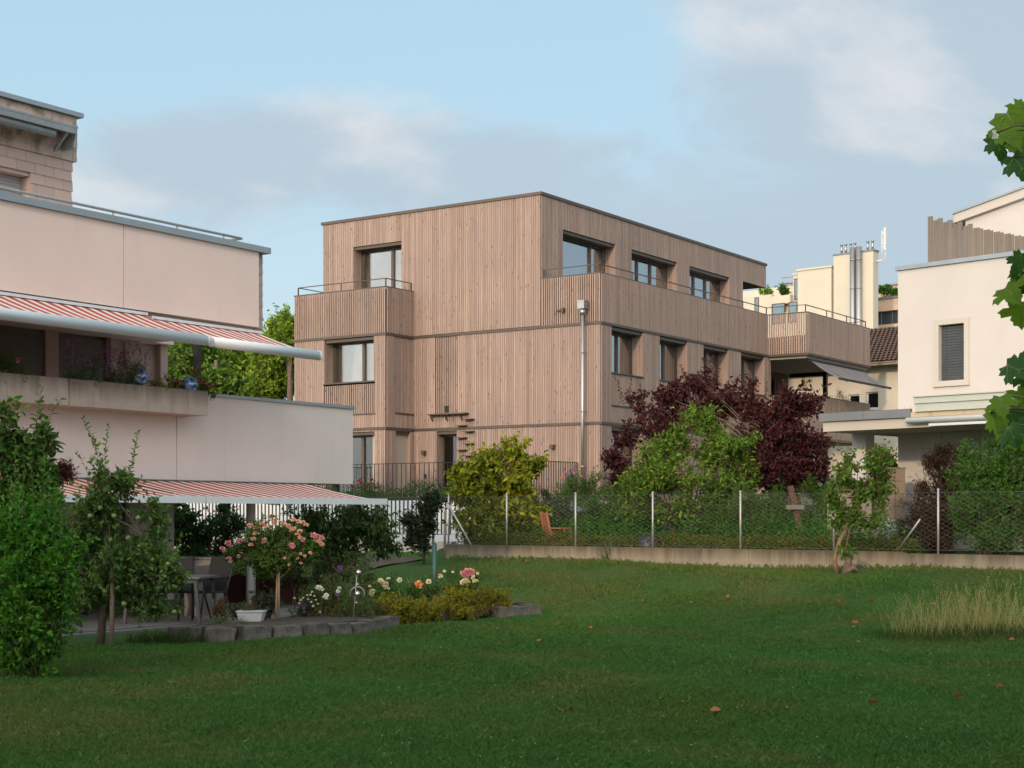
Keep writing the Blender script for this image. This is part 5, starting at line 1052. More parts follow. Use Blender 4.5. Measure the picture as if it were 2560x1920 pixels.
# climber in the loggia and plants on the far balcony
lp = plant('loggia_climber', 'leafy climbing plant in the loggia of the timber house', 'plant', hloc(1.6,16.2,4.35), [(tuple(hloc(1.9,16.3,5.95)), (0.55,0.3,0.35), 50), (tuple(hloc(1.2,16.3,6.2)), (0.12,0.2,0.6), 40)], G_HEDGE, 0.11, 7, 0.35, None, stems=2, limb=0.01)
plant('balcony_grass', 'pale arching grass on the lower balcony of the timber house', 'plant', hloc(2.6,15.8,5.0), [(tuple(hloc(2.9,15.8,5.8)), (0.5,0.3,0.35), 40)], STRAW, 0.14, 6, 0.4, None, wid=0.12, stems=1, limb=0.004)
wdm = plain('orange_stained_wood', (0.33,0.115,0.055), 0.65, 0, 0.15)
def garden_chair():
    p = gat(1385,1365,35.9); o = thing('wooden_chair', 'orange brown slatted wooden garden chair behind the mesh fence', 'chair', p+Vector((0.1,0,0.0)), R(15)); o.scale = (0.85,0.85,0.85)
    b = MB()
    for i in range(7): b.beam((-0.28,-0.26+i*0.087,0.30), (-0.42,-0.26+i*0.087,1.02), 0.02, 0.065)
    b.beam((-0.27,-0.30,0.25), (-0.43,-0.30,1.05), 0.06, 0.04); b.beam((-0.27,0.30,0.25), (-0.43,0.30,1.05), 0.06, 0.04); b.build('backrest', wdm, o)
    s_ = MB()
    for i in range(6): s_.box(-0.26+i*0.09, -0.19+i*0.09, -0.29, 0.29, 0.36, 0.385)
    s_.build('seat', wdm, o)
    for y in (-0.31, 0.31):
        l_ = MB(); l_.beam((0.27,y,0), (0.27,y,0.58), 0.05, 0.05); l_.build('leg', wdm, o)
        l_ = MB(); l_.beam((-0.25,y,0), (-0.25,y,0.5), 0.05, 0.05); l_.build('leg', wdm, o)
        a = MB(); a.beam((-0.36,y,0.60), (0.32,y,0.60), 0.06, 0.03); a.build('armrest', wdm, o)
garden_chair()
cb = MB(); cp = gat(1622,1378,33.3)
cb.lathe((0,0,0), [(0.30,0.0),(0.30,0.12),(0.27,0.24),(0.20,0.33),(0.10,0.38),(0.0,0.39)], 20)
for i in range(8): cb.beam((0.31*math.cos(i*.785),0.31*math.sin(i*.785),0.0), (0.22*math.cos(i*.785),0.22*math.sin(i*.785),0.33), 0.03, 0.02)
tag(cb.build('compost_bin', plain('black_plastic', (0.02,0.02,0.024), 0.45), None, cp), 'black domed compost bin behind the garden wall', 'bin')
sw = thing('play_structure', 'leaning dark wooden play frame beam under the purple plum tree', 'play structure', gat(1990,1375,33.5))
m_ = MB(); b0 = gat(1990,1375,33.5); m_.beam(at(2012,1325,33.5)-b0-Vector((0,0,0.5)), at(1975,1215,33.5)-b0, 0.11, 0.13); m_.build('leg', plain('dark_red_wood', (0.085,0.042,0.032), 0.75), sw)
m_ = MB(); m_.beam(at(1965,1268,33.4)-b0, at(2010,1268,33.4)-b0, 0.09, 0.10); m_.build('crossbar', plain('grey_beam', (0.16,0.14,0.13), 0.8), sw)
bl = MB(); pts = [at(1640,1375,35.2), at(1668,1310,35.2), at(1700,1260,35.2)]; bl.tube(pts, 0.035, 8); bl.tube([at(1668,1310,35.2), at(1620,1335,35.2)], 0.03, 8); bl.tube([at(1700,1262,35.2), at(1720,1370,35.2)], 0.03, 8)
tag(bl.build('garden_climber', plain('blue_steel', (0.06,0.16,0.28), 0.5), None), 'blue tubular steel frame half hidden by the large bright bush', 'play structure')
def block_mesh(seed, sc):
    import bmesh
    rg = np.random.default_rng(seed); bm = bmesh.new(); bmesh.ops.create_cube(bm, size=2)
    for v in bm.verts: v.co += Vector(rg.uniform(-.14,.14,3)*np.array([1,1,0.5]))
    bmesh.ops.bevel(bm, geom=list(bm.edges), offset=0.10, segments=2, affect='EDGES', profile=0.6)
    bmesh.ops.subdivide_edges(bm, edges=list(bm.edges), cuts=2, use_grid_fill=True)
    for v in bm.verts: v.co = Vector((np.array(v.co)+0.035*np.array([math.sin(v.co.y*7+v.co.z*5+seed), math.sin(v.co.x*6+v.co.z*9), math.sin(v.co.x*8+v.co.y*6+seed)])+rg.normal(0,0.012,3))*np.array(sc))
    me = bpy.data.meshes.new('stone'); bm.to_mesh(me); bm.free(); return me
def rock_mesh(r, seed, sc=(1,1,1)):
    import bmesh
    bm = bmesh.new(); bmesh.ops.create_icosphere(bm, subdivisions=4, radius=1); rg = np.random.default_rng(seed); dirs = unit(rg.normal(0,1,(16,3))); offs = rg.uniform(0.62,0.95,16)
    for v in bm.verts:
        c = np.array(v.co); 
        for d, o in zip(dirs, offs):
            k = c@d
            if k > o: c = c-d*(k-o)*0.9
        c = c*(1+0.03*math.sin(c[0]*9)*math.sin(c[1]*11+c[2]*7)); v.co = Vector(c*np.array(sc)*r)
    me = bpy.data.meshes.new('rock'); bm.to_mesh(me); bm.free(); return me
def stone_mat(name, c1, c2):
    t = NT(name); v = t.coord(); n = t.noise(v, 3.5, 8, 0.7, 0.6); n2 = t.noise(v, 25, 5, 0.7); st = t.noise(t.coord((9,9,1.5)), 1.0, 5, 0.7)
    c = t.mix(t.rng(n, 0.36, 0.62), c1, c2); c = t.mix(t.rng(st, 0.5, 0.75, 0, 0.7), c, hsv(c1, 0.45)); return t.done(t.bsdf(c, 0.85, 0, n2, 0.7, 0.02, 0.2))
STONE = stone_mat('edging_stone', (0.06,0.055,0.05), (0.17,0.15,0.13)); PALES = stone_mat('pale_rock', (0.12,0.11,0.10), (0.52,0.48,0.43))
me = rock_mesh(0.42, 5, (1.0,0.7,0.72)); me.materials.append(PALES)
ob = bpy.data.objects.new('rock', me); C.objects.link(ob); ob.location = at(2208,1330,31.2); tag(ob, 'pale grey white boulder behind the mesh fence near the red maple', 'rock')
# tiled bin and low bench wall beside the canopy column of the white house
p0 = at(2187,1285,31.6); bn = MB(); wdt = px(74,31.6)
for r in range(4):
    for c in range(3): bn.box(c*wdt/3+0.004, (c+1)*wdt/3-0.004, 0, 0.5, -0.1+r*0.26+0.004, -0.1+(r+1)*0.26-0.004)
bn.box(0.005, wdt-0.005, 0.006, 0.49, -0.1, 0.93, 1); bn.box(-0.01, wdt+0.01, -0.01, 0.51, 0.941, 0.965)
tag(bn.build('garden_cabinet', [render_wall('brown_panel', (0.19,0.145,0.10), (0.10,0.07,0.05), 0.3), BLACKM], None, p0, WROT*0.3), 'brown panelled garden cabinet beside the canopy column', 'cabinet')
p0 = at(2068,1300,32.6); bn = MB(); bn.box(0, px(110,32.6), 0, 0.35, -0.4, px(58,32.6)); bn.box(-0.03, px(112,32.6), -0.03, 0.38, px(58,32.6)+0.001, px(58,32.6)+0.07)
tag(bn.build('low_wall', render_wall('grey_plinth', (0.23,0.20,0.17), amt=0.3), None, p0, WROT*0.5), 'low grey wall with flat cap behind the young tree', 'wall')
# ------------------------------------------------------------------ trees beyond the houses
for u, v, ru, rv, Y, n, lab, hv in ((480,930,75,85,62,420,'dense green tree seen through the pink house balcony opening',0), (590,930,75,70,66,420,'mid green tree behind the pale lower parapet',1), (690,910,60,80,58,420,'yellow green tree left of the timber house, topmost of the row',2), (540,1000,90,60,60,300,'low green tree crown behind the balcony railing plants',3), (725,840,30,42,57,110,'thin topped tree touching the left edge of the timber house',4)):
    plant('background_tree', lab, 'tree', (at(u,1285,Y).x, Y, 0.4), [B(u,v,ru,rv,Y,n), B(u+ru*.4,v-rv*.6,ru*.45,rv*.5,Y,n//2), B(u-ru*.1,v-rv*.9,ru*.35,rv*.4,Y,n//4), B(u-ru*.5,v-rv*.3,ru*.5,rv*.6,Y+1,n//2), B(u,v+rv*.7,ru,rv*.6,Y,n//2)],
          G_FAR if hv in (2,4,1) else leafmat('green_tree_leaf', [(0.073,0.164,0.023), (0.127,0.237,0.031), (0.218,0.328,0.058)]), 0.20 if hv != 4 else 0.18, 8, 0.7, [(Vector((at(u,1285,Y).x,Y,0.2)),0.16), (at(u,1000,Y),0.12), (at(u,900,Y),0.07)], wid=0.6, up=0.4, stems=2, limb=0.05, twig_r=0.01, group='trees beyond the pink house')
for u, v, ru, rv, lab in ((1920,731,22,8,'green roof garden shrub on the far block'), (1958,726,14,8,'dark rounded roof shrub on the far block'), (2215,724,12,10,'dark green roof bush right of the stair tower'), (2236,735,10,8,'small roof bush beside the white house edge')):
    Y = 101 if u < 2000 else 103
    plant('roof_shrub', lab, 'shrub', at(u,v+rv,Y), [B(u,v,ru,rv,Y,60)], G_FAR if u < 1940 else G_HEDGE, 0.22, 6, 0.4, None, up=0.6, stems=1, limb=0.02, group='shrubs on the far roof terraces')
# ------------------------------------------------------------------ plants and glass balls on the pink house trough
TX = 0.26
for y0, y1, lab, mt, lf, h, fl in ((-4.55,-3.75,'lavender growing in the trough in front of the brown shutters, left clump',G_SILVER,0.07,0.22,VIOLP), (-3.85,-3.1,'lavender growing in the trough left of the violet glass ball',G_SILVER,0.07,0.26,VIOLP), (-5.9,-5.5,'red flowered trough plant at the picture edge',G_ROSE,0.05,0.2,PINKP)):
    yc = (y0+y1)/2
    o = plant('trough_plant', lab, 'plant', lloc(TX,yc,3.63), [(tuple(lloc(TX,yc,3.63+h*0.6)), (0.24,(y1-y0)/2*0.9,h), 240)], mt, lf, 8, 0.22, None, up=1.2, wid=0.24, stems=3, limb=0.003, twig_r=0.0018, group='plants in the concrete trough')
    P = [lloc(TX+random.uniform(-.18,.18), yc+random.uniform(-.5,.5)*(y1-y0)*1.25, 3.63+h+random.uniform(0.05,0.50)) for i in range(110)]
    if fl is VIOLP:
        v, f = join([leaf_arrays(np.repeat(np.array([tuple(p)]),7,0)+np.linspace(0,0.10,7)[:,None]*[0,0,-1.0], RNG.normal(0,1,(7,3)), np.full(7,0.030), wid=0.7) for p in P]); np_mesh('flower_spikes', v-np.array(o.location), f, VIOLP, o)['kind'] = 'stuff'
    else:
        for p in P[:10]: blossom(o, p-Vector((0,0,0.2)), 0.035, fl, 'flower')
for y0, y1, lab, mt in ((-3.0,-2.5,'yellow green feathery trough plant right of the violet glass ball',G_BOX), (-2.95+0.35,-2.10,'red flowered trough plant left of the blue glass ball',G_ROSE), (-2.10+0.1,-1.62,'red flowered trough plant right of the blue glass ball',G_ROSE)):
    yc = (y0+y1)/2; fine = mt is G_BOX
    o = plant('trough_plant', lab, 'plant', lloc(TX,yc,3.63), [(tuple(lloc(TX,yc,3.72)), (0.26,(y1-y0)/2,0.15), 170)], mt, 0.045, 8, 0.14, None, up=1.0, wid=0.2 if fine else 0.35, stems=3, limb=0.003, twig_r=0.0018, group='plants in the concrete trough')
    if not fine:
        for i in range(20): blossom(o, lloc(TX+random.uniform(0,.25), yc+random.uniform(-.5,.5)*(y1-y0), 3.75+random.uniform(0,.12)), 0.022, random.choice((REDP,PINKP)), 'flower')
def glass_ball(lab, y, z, r, c):
    t = NT('garden_ball_glass'); nz = t.noise(t.coord(), 7, 3, 0.5, 1.5); m = t.done(t.bsdf(t.mix(t.rng(nz,0.4,0.65), c, (0.35,0.45,0.6)), 0.08, 0.25))
    b = MB(); b.ball((0,0,0), r, 28); b.tube([(0,0,-r*0.95), (0,0,-r-0.1)], 0.03, 8); tag(b.build('glass_ball', m, None, lloc(TX+0.14,y,z+0.02)), lab, 'garden ball')
glass_ball('violet blue glass ball among the trough plants', -3.26, 3.81, 0.14, (0.03,0.04,0.28)); glass_ball('bright blue glass ball near the right end of the trough', -2.18, 3.76, 0.14, (0.01,0.14,0.42))
plant('pot_palm', 'spiky orange yellow plant behind the right end of the trough', 'plant', lloc(-1.2,-0.6,2.5), [(tuple(lloc(-1.2,-0.6,4.0)), (0.10,0.10,0.12), 22)], leafmat('orange_spikes', [(0.30,0.20,0.03),(0.42,0.24,0.03),(0.12,0.14,0.03)]), 0.34, 5, 0.12, None, wid=0.08, up=0.5, stems=1, limb=0.02)
# ------------------------------------------------------------------ patio: paving, stones, furniture
pv = MB(); sz = 0.6
for i in range(-2, 6):
    for j in range(-22, 4):
        x0_, y0_ = -2.4+i*sz+1.2, j*sz
        if x0_+sz > 3.05-max(0, (j+4))*0.22: continue
        pv.box(x0_+0.004, x0_+sz-0.004, y0_+0.004, y0_+sz-0.004, -0.05, 0.045+random.uniform(0,0.003))
pv.box(-2.4, 2.6, -13.2, 2.0, -0.06, 0.03)
tag(pv.build('patio', render_wall('patio_slabs', (0.14,0.135,0.13), (0.10,0.09,0.08), 0.4), None, (LX0,LY0,0), ROT), kind='structure')
bed_pts = [(-4.25,19.9), (-3.5,19.85), (-2.86,20.15), (-2.3,20.95), (-1.81,22.0)]
def walk(pts, step):
    out = []; acc = 0.0
    for (x0_,y0_),(x1_,y1_) in zip(pts[:-1], pts[1:]):
        L_ = math.dist((x0_,y0_),(x1_,y1_)); d = acc
        while d < L_: out.append((x0_+(x1_-x0_)*d/L_, y0_+(y1_-y0_)*d/L_, math.atan2(y1_-y0_, x1_-x0_))); d += step
        acc = d-L_
    return out
si = 0
stones = walk(bed_pts, 0.44)+walk([(-0.15,24.75), (0.50,25.35)], 0.30)
words = ['first','second','third','fourth','fifth','sixth','seventh','eighth','ninth','tenth']
n1 = len(walk(bed_pts, 0.44))
for x, y, a in stones:
    if si < n1: me = block_mesh(40+si, (0.205,0.15,0.13)); lab = f'{words[si]} grey edging stone from the left along the flower bed'
    else: me = block_mesh(80+si, (0.155,0.14,0.11)); lab = f'{words[si-n1]} edging stone from the left in the short row right of the box hedges'
    me.materials.append(STONE); o = bpy.data.objects.new('edging_stone', me); C.objects.link(o); o.location = (x, y, gzf(x,y)+0.035); o.rotation_euler = (0, 0, a+random.uniform(-.12,.12)); o.scale = (1,1,random.uniform(0.95,1.15))
    tag(o, lab, 'stone', 'stone edging of the flower bed'); si += 1
def bed():
    poly = [(-4.3,20.0),(-3.5,20.0),(-2.86,20.3),(-2.3,21.1),(-1.75,22.3),(-1.15,23.7),(-0.5,24.9),(0.2,25.6),(-0.2,26.4),(-1.2,26.5),(-2.6,26.3),(-2.9,23.5),(-3.4,21.6)]
    b = MB(); n = len(poly); c = (sum(p[0] for p in poly)/n, sum(p[1] for p in poly)/n)
    for (x0_,y0_),(x1_,y1_) in zip(poly, poly[1:]+poly[:1]):
        b.face([(c[0],c[1],0.20), (x0_,y0_,0.16), (x1_,y1_,0.16)]); b.face([(x0_,y0_,0.16), (x0_,y0_,-0.1), (x1_,y1_,-0.1), (x1_,y1_,0.16)])
    tag(b.build('flower_bed', plain('bed_soil', (0.05,0.036,0.026), 0.95, 0, 0.4, 12, 0.5), None), kind='structure')
bed()
def mulch():
    n1_, n2_ = 26, 22; V = []
    for i in range(n1_):
        for j in range(n2_):
            t = -4.2+3.9*i/(n1_-1); s = 0.6+7.2*j/(n2_-1); p = fpt(t+0.18*s*0+0.35*math.sin(s), s); V.append((p.x, p.y, gzf(p.x,p.y)+0.03+0.02*math.sin(i*2.1)*math.sin(j*1.7)))
    i = np.arange((n1_-1)*(n2_-1)); a = (i//(n2_-1))*n2_+i % (n2_-1)
    tag(np_mesh('mulch_bed', np.array(V), np.stack([a, a+1, a+n2_+1, a+n2_], -1), plain('mulch', (0.075,0.046,0.034), 0.95, 0, 0.5, 14, 0.8)), kind='structure')
mulch()
cover('mulch_cover', 'small green plants scattered over the brown mulch slope', -4.0, -0.6, 1.0, 6.5, 0.16, 2600, G_ROSE, 0.06)
MET = plain('dark_grey_frame', (0.07,0.075,0.08), 0.45, 0.3); SLING = plain('black_sling', (0.012,0.012,0.014), 0.8)
def patio_table():
    o = thing('patio_table', 'grey metal patio table under the lower striped awning', 'table', at(455,1555,22.4)*Vector((1,1,0))+Vector((0,0,0.05)) if False else Vector((at(455,1555,22.4).x, 22.4, 0.05)), R(-8))
    t = MB(); t.box(-0.75, 0.42, -0.42, 0.42, 0.66, 0.69); t.build('tabletop', plain('grey_table_top', (0.11,0.12,0.125), 0.4), o)
    a = MB(); a.box(-0.70, 0.37, -0.37, 0.37, 0.60, 0.659); a.build('apron', MET, o)
    for x, s in ((-0.68,-1), (0.34,1)):
        for y in (-0.36, 0.36):
            l_ = MB(); l_.beam((x+s*0.06,y,0), (x,y,0.60), 0.045, 0.045); l_.build('leg', MET, o)
def patio_chair(lab, u, Y, rz, group):
    o = thing('patio_chair', lab, 'chair', (at(u,1285,Y).x, Y, 0.05), rz, group)
    b = MB(); b.hexa([(-0.24,0.20,0.44),(0.24,0.20,0.44),(0.24,0.22,0.44),(-0.24,0.22,0.44),(-0.25,0.36,0.95),(0.25,0.36,0.95),(0.25,0.38,0.95),(-0.25,0.38,0.95)]); b.build('backrest', SLING, o)
    s_ = MB(); s_.box(-0.25, 0.25, -0.24, 0.22, 0.42, 0.44); s_.build('seat', SLING, o)
    for x in (-0.26, 0.26):
        l_ = MB(); l_.tube([(x,-0.28,0), (x,-0.22,0.42), (x,-0.20,0.64)], 0.014, 8); l_.build('leg', BLACKM, o)
        l_ = MB(); l_.tube([(x,0.34,0), (x,0.20,0.42), (x,0.38,0.96)], 0.014, 8); l_.build('leg', BLACKM, o)
        a = MB(); a.tube([(x,-0.20,0.64), (x,0.26,0.65)], 0.016, 8); a.build('armrest', BLACKM, o)
patio_table()
patio_chair('right black sling chair tucked behind the patio table', 510, 22.75, R(-40), 'black chairs at the patio table'); patio_chair('left black sling chair half hidden by the apple tree', 438, 23.0, R(10), 'black chairs at the patio table')
gb = MB(); w_ = px(72,23.9); gb.box(0, w_, 0, 0.6, 0.0, 0.90); gb.box(-0.015, w_+0.015, -0.02, 0.62, 0.901, 0.925)
tag(gb.build('patio_cabinet', render_wall('grey_cabinet', (0.17,0.155,0.145), amt=0.15, streak=False), None, (at(461,1285,23.9).x,23.9,0.04), R(-6)), 'grey outdoor cabinet behind the patio chairs', 'cabinet')
CORT = render_wall('rust_steel', (0.045,0.016,0.012), (0.02,0.009,0.007), 0.7)
for u0, u1, vt, Y, lab in ((548,640,1427,27.6,'tall rust red planter left of the column'), (642,686,1427,27.9,'tall rust red planter right of the column'), (672,770,1451,27.0,'low rust red planter behind the standard rose')):
    w_ = px(u1-u0, Y); h_ = EYE+(HZ-vt)*Y/FPX; b = MB(); b.box(0,w_,0,0.03,0,h_); b.box(0,w_,0.57,0.6,0,h_); b.box(0,0.03,0.0305,0.5695,0,h_); b.box(w_-0.03,w_,0.0305,0.5695,0,h_); b.box(0.031,w_-0.031,0.031,0.569,0.02,h_-0.08,1)
    for k in range(1, 3): b.box(w_*k/3-0.004, w_*k/3+0.004, -0.006, -0.0005, 0.0, h_)
    tag(b.build('rust_planter', [CORT, plain('planter_soil', (0.03,0.022,0.016), 0.95)], None, (at(u0,1285,Y).x, Y, 0.03), R(-3)), lab, 'planter', 'rust coloured steel planters')
tr = MB(); w_ = px(66,20.9)
tr.hexa([(0.03,0.02,0),(w_-0.03,0.02,0),(w_-0.03,0.22,0),(0.03,0.22,0),(0,0,0.13),(w_,0,0.13),(w_,0.25,0.13),(0,0.25,0.13)]); tr.box(-0.01, w_+0.01, -0.01, 0.26, 0.1305, 0.145)
tag(tr.build('flower_trough', plain('white_plastic', (0.50,0.51,0.50), 0.5, 0, 0.08), None, (at(591,1285,20.9).x,20.9,0.17), R(-3)), 'white plastic flower trough on the stone edging', 'planter')
plant('trough_herb', 'thin seeded plants growing from the white trough', 'plant', (at(622,1285,21).x,21,0.25), [B(622,1525,28,16,21.05,60)], leafmat('herb_leaf', [(0.06,0.09,0.03),(0.10,0.11,0.05)]), 0.03, 7, 0.16, None, up=1.4, wid=0.3, stems=3, limb=0.002)
plant('garden_weeds', 'wild green weeds beside the white trough', 'plant', gat(560,1575,20.6), [B(545,1565,35,20,20.6,120), B(600,1570,30,12,20.5,60)], G_SILVER, 0.04, 7, 0.18, None, up=1.2, wid=0.25, stems=4, limb=0.002, twig_r=0.0015)
ws = thing('garden_ornament', 'metal wind spinner with two shiny balls on a stake in the flower bed', 'ornament', (at(890,1560,22).x, 21.6, 0.15))
wp = Vector((at(890,1560,22).x, 21.6, 0.15))
m_ = MB(); m_.tube([(0,0,0), at(893,1430,21.6)-wp], 0.006, 6); m_.build('stake', GALV, ws)
CHR = plain('mirror_ball', (0.62,0.55,0.58), 0.12, 0.95, 0.05)
for u, v, r in ((896,1432,7.5),(893,1485,8)):
    b = MB(); b.ball(at(u,v,21.6)-wp, px(r,21.6), 20); b.build('mirror_ball', CHR, ws)
for u, v, r in ((894,1461,3),(891,1507,3)):
    b = MB(); b.ball(at(u,v,21.6)-wp, px(r,21.6), 10); b.build('small_ball', CHR, ws)
b = MB(); c_ = at(893,1485,21.6)-wp; b.tube([c_+Vector((math.cos(a)*0.10,0.02,math.sin(a)*0.10)) for a in np.linspace(-0.6,3.6,20)], 0.012, 8); b.build('spiral_ring', plain('brushed_metal', (0.25,0.22,0.22), 0.3, 0.8), ws)
for u, v0, v1, Y, r, lab, m in ((1086,1360,1445,27.5,0.045,'dark green metal post at the left end of the garden wall',plain('green_post', (0.02,0.07,0.06), 0.5)), (1083,1276,1385,34.6,0.03,'thin weathered wooden stake, left of two beside the climber',plain('old_stake', (0.22,0.19,0.15), 0.85)), (1112,1280,1400,35.5,0.03,'thin weathered wooden stake, right of two beside the climber',plain('old_stake', (0.22,0.19,0.15), 0.85))):
    g = gat(u, v1, Y); b = MB(); b.tube([(0,0,-0.1), (0,0,at(u,v0,Y).z-g.z)], r, 10); b.tube([(0,0,at(u,v0,Y).z-g.z), (0,0,at(u,v0,Y).z-g.z+0.02)], r*0.7, 10); tag(b.build('garden_post', m, None, g), lab, 'post')
# ------------------------------------------------------------------ mown grass, clover, fallen leaves
def is_lawn(x, y):
    s = (x-FO.x)*FN.x+(y-FO.y)*FN.y; t = (x-FO.x)*FD.x+(y-FO.y)*FD.y
    front = np.interp(x, [-9,-7,-6.2,-5.4,-4.25,-3.5,-2.86,-2.3,-1.81,-1.1,0.0,0.5], [16.8,17.4,18.0,18.7,19.55,19.6,19.9,20.7,21.7,23.0,24.5,25.1])
    ok = (y < front) | (x > 0.5) | ((y > front+1.7) & (x > -1.25-0.02*(y-26)) & (t > -0.3))
    return ok & (s > 0.07)
def grass():
    n = 4200000; Y = 6.8+(RNG.random(n)**1.15)*29.9; X = (RNG.random(n)*2-1)*(0.345*Y+3.0)
    keep = is_lawn(X, Y) & (RNG.random(n) < np.clip(9.5/Y, 0, 1)); X, Y = X[keep], Y[keep]
    N_ = min(len(X), 980000); X, Y = X[:N_], Y[:N_]
    h = (0.042+0.018*RNG.random(N_))*(1+0.35*np.sin(X*2.1+1)*np.sin(Y*1.7))+0.02*(RNG.random(N_) < 0.03); w = 0.0030+0.00016*Y
    edge = np.clip(((X-FO.x)*FN.x+(Y-FO.y)*FN.y), 0, 1); h = h+0.07*(edge < 0.18)*RNG.random(N_)
    d = unit(np.stack([RNG.normal(0,0.45,N_), RNG.normal(0,0.45,N_), np.ones(N_)], -1)); sd = unit(np.cross(d, RNG.normal(0,1,(N_,3))))
    b = np.stack([X, Y, gz(X, Y)-0.004], -1); bend = RNG.normal(0,0.3,(N_,3))*[1,1,0]
    V = np.stack([b-sd*(w/2)[:,None], b+sd*(w/2)[:,None], b+d*(h*0.6)[:,None]+sd*(w*0.35)[:,None], b+d*h[:,None]+bend*h[:,None]], 1)
    F = np.array([[0,1,2],[0,2,3]]); F = (F[None]+(np.arange(N_)*4)[:,None,None]).reshape(-1,3)
    t = NT('grass_blade'); v = t.coord(); n1 = t.noise(v, 0.55, 6, 0.6, 0.3); n2 = t.noise(v, 9, 5, 0.7); isl = t.island()
    col = t.mix(isl, (0.038,0.122,0.024), (0.072,0.175,0.032))
    sp = t.n('ShaderNodeSeparateXYZ'); t.link(v, sp.inputs[0])
    slope = t.math('ADD', t.math('MULTIPLY', t.rng(sp.outputs[1], 25, 29.5), 0.16), t.math('MULTIPLY', t.rng(sp.outputs[1], 17.5, 14.5), t.rng(sp.outputs[0], -1.0, -3.5, 0, 0.10)))     # dry turf by the patio and on the bank; also yellows the bank as sunlight
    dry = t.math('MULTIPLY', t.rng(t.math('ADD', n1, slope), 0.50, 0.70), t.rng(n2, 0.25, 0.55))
    col = t.mix(t.rng(sp.outputs[1], 24.5, 29, 0, 0.55), col, (0.105,0.150,0.022))     # sunlight on the bank painted into the blade colour: paler, yellower
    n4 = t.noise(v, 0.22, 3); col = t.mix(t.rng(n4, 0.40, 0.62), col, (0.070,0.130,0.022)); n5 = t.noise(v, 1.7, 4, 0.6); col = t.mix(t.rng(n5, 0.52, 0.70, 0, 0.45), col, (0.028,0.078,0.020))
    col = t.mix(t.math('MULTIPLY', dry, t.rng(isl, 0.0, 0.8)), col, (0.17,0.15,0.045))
    bs = t.bsdf(col, 0.6, spec=0.2); tr = t.n('ShaderNodeBsdfTranslucent'); t.link(col, tr.inputs[0]); mx = t.n('ShaderNodeMixShader'); mx.inputs[0].default_value = 0.35; t.link(bs, mx.inputs[1]); t.link(tr.outputs[0], mx.inputs[2])
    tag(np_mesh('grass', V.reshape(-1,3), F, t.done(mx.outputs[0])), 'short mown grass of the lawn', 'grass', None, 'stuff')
    k = 420; Yc = RNG.uniform(9, 27, k); Xc = RNG.uniform(-0.3, 1, k)*0.34*Yc; ok = is_lawn(Xc, Yc); Xc, Yc = Xc[ok], Yc[ok]; k = len(Xc)
    P = np.repeat(np.stack([Xc, Yc, gz(Xc,Yc)+0.05], -1), 5, 0); v, f = leaf_arrays(P, RNG.normal(0,1,(k*5,3))*[1,1,0.5], np.full(k*5,0.010), wid=0.8)
    tag(np_mesh('clover_flowers', v, f, petals('clover_petal', [(0.40,0.40,0.34),(0.45,0.42,0.30),(0.16,0.10,0.26)])), 'tiny pale clover flowers scattered over the lawn', 'flowers', None, 'stuff')
grass()
LEAFO = leafmat('fallen_leaf', [(0.24,0.065,0.035), (0.30,0.12,0.05), (0.20,0.05,0.04)], 0.1)
fl_pts = [(1312,1404),(1505,1432),(1592,1434),(1363,1474),(1660,1475),(1825,1490),(1608,1502),(1735,1505),(1900,1502),(2103,1505),(2182,1500),(2147,1555),(2128,1568),(2250,1580),(2262,1590),(2270,1600),(2150,1606),(2420,1600),(2456,1606),(2540,1600),(1400,1770),(1425,1772),(2455,1520),(2340,1508),(1775,1774),(2196,1758),(1340,1600),(1482,1570),(2490,1720),(2380,1740)]
me = None
for i, (u, v) in enumerate(fl_pts):
    Y = 25.0
    for _ in range(30): z = gzf((u-1280)*Y/FPX, Y); Y = 0.5*Y+0.5*(EYE-z-0.05)*FPX/(v-HZ)
    x = (u-1280)*Y/FPX
    V, F = leaf_arrays(np.array([[0,0,0]]), np.array([[1,0,0.1]]), np.array([random.uniform(0.08,0.12)]), wid=0.55, hi=True, fold=random.uniform(0.05,0.35), curl=0.2)
    o = np_mesh('fallen_leaf', V, F, LEAFO); o.location = (x, Y, gzf(x,Y)+0.05); o.rotation_euler = (random.uniform(-.3,.3), random.uniform(-.2,.2), random.uniform(0,6.28))
    tag(o, 'small reddish brown fallen leaf lying on the green lawn', 'leaf', 'fallen leaves on the lawn')
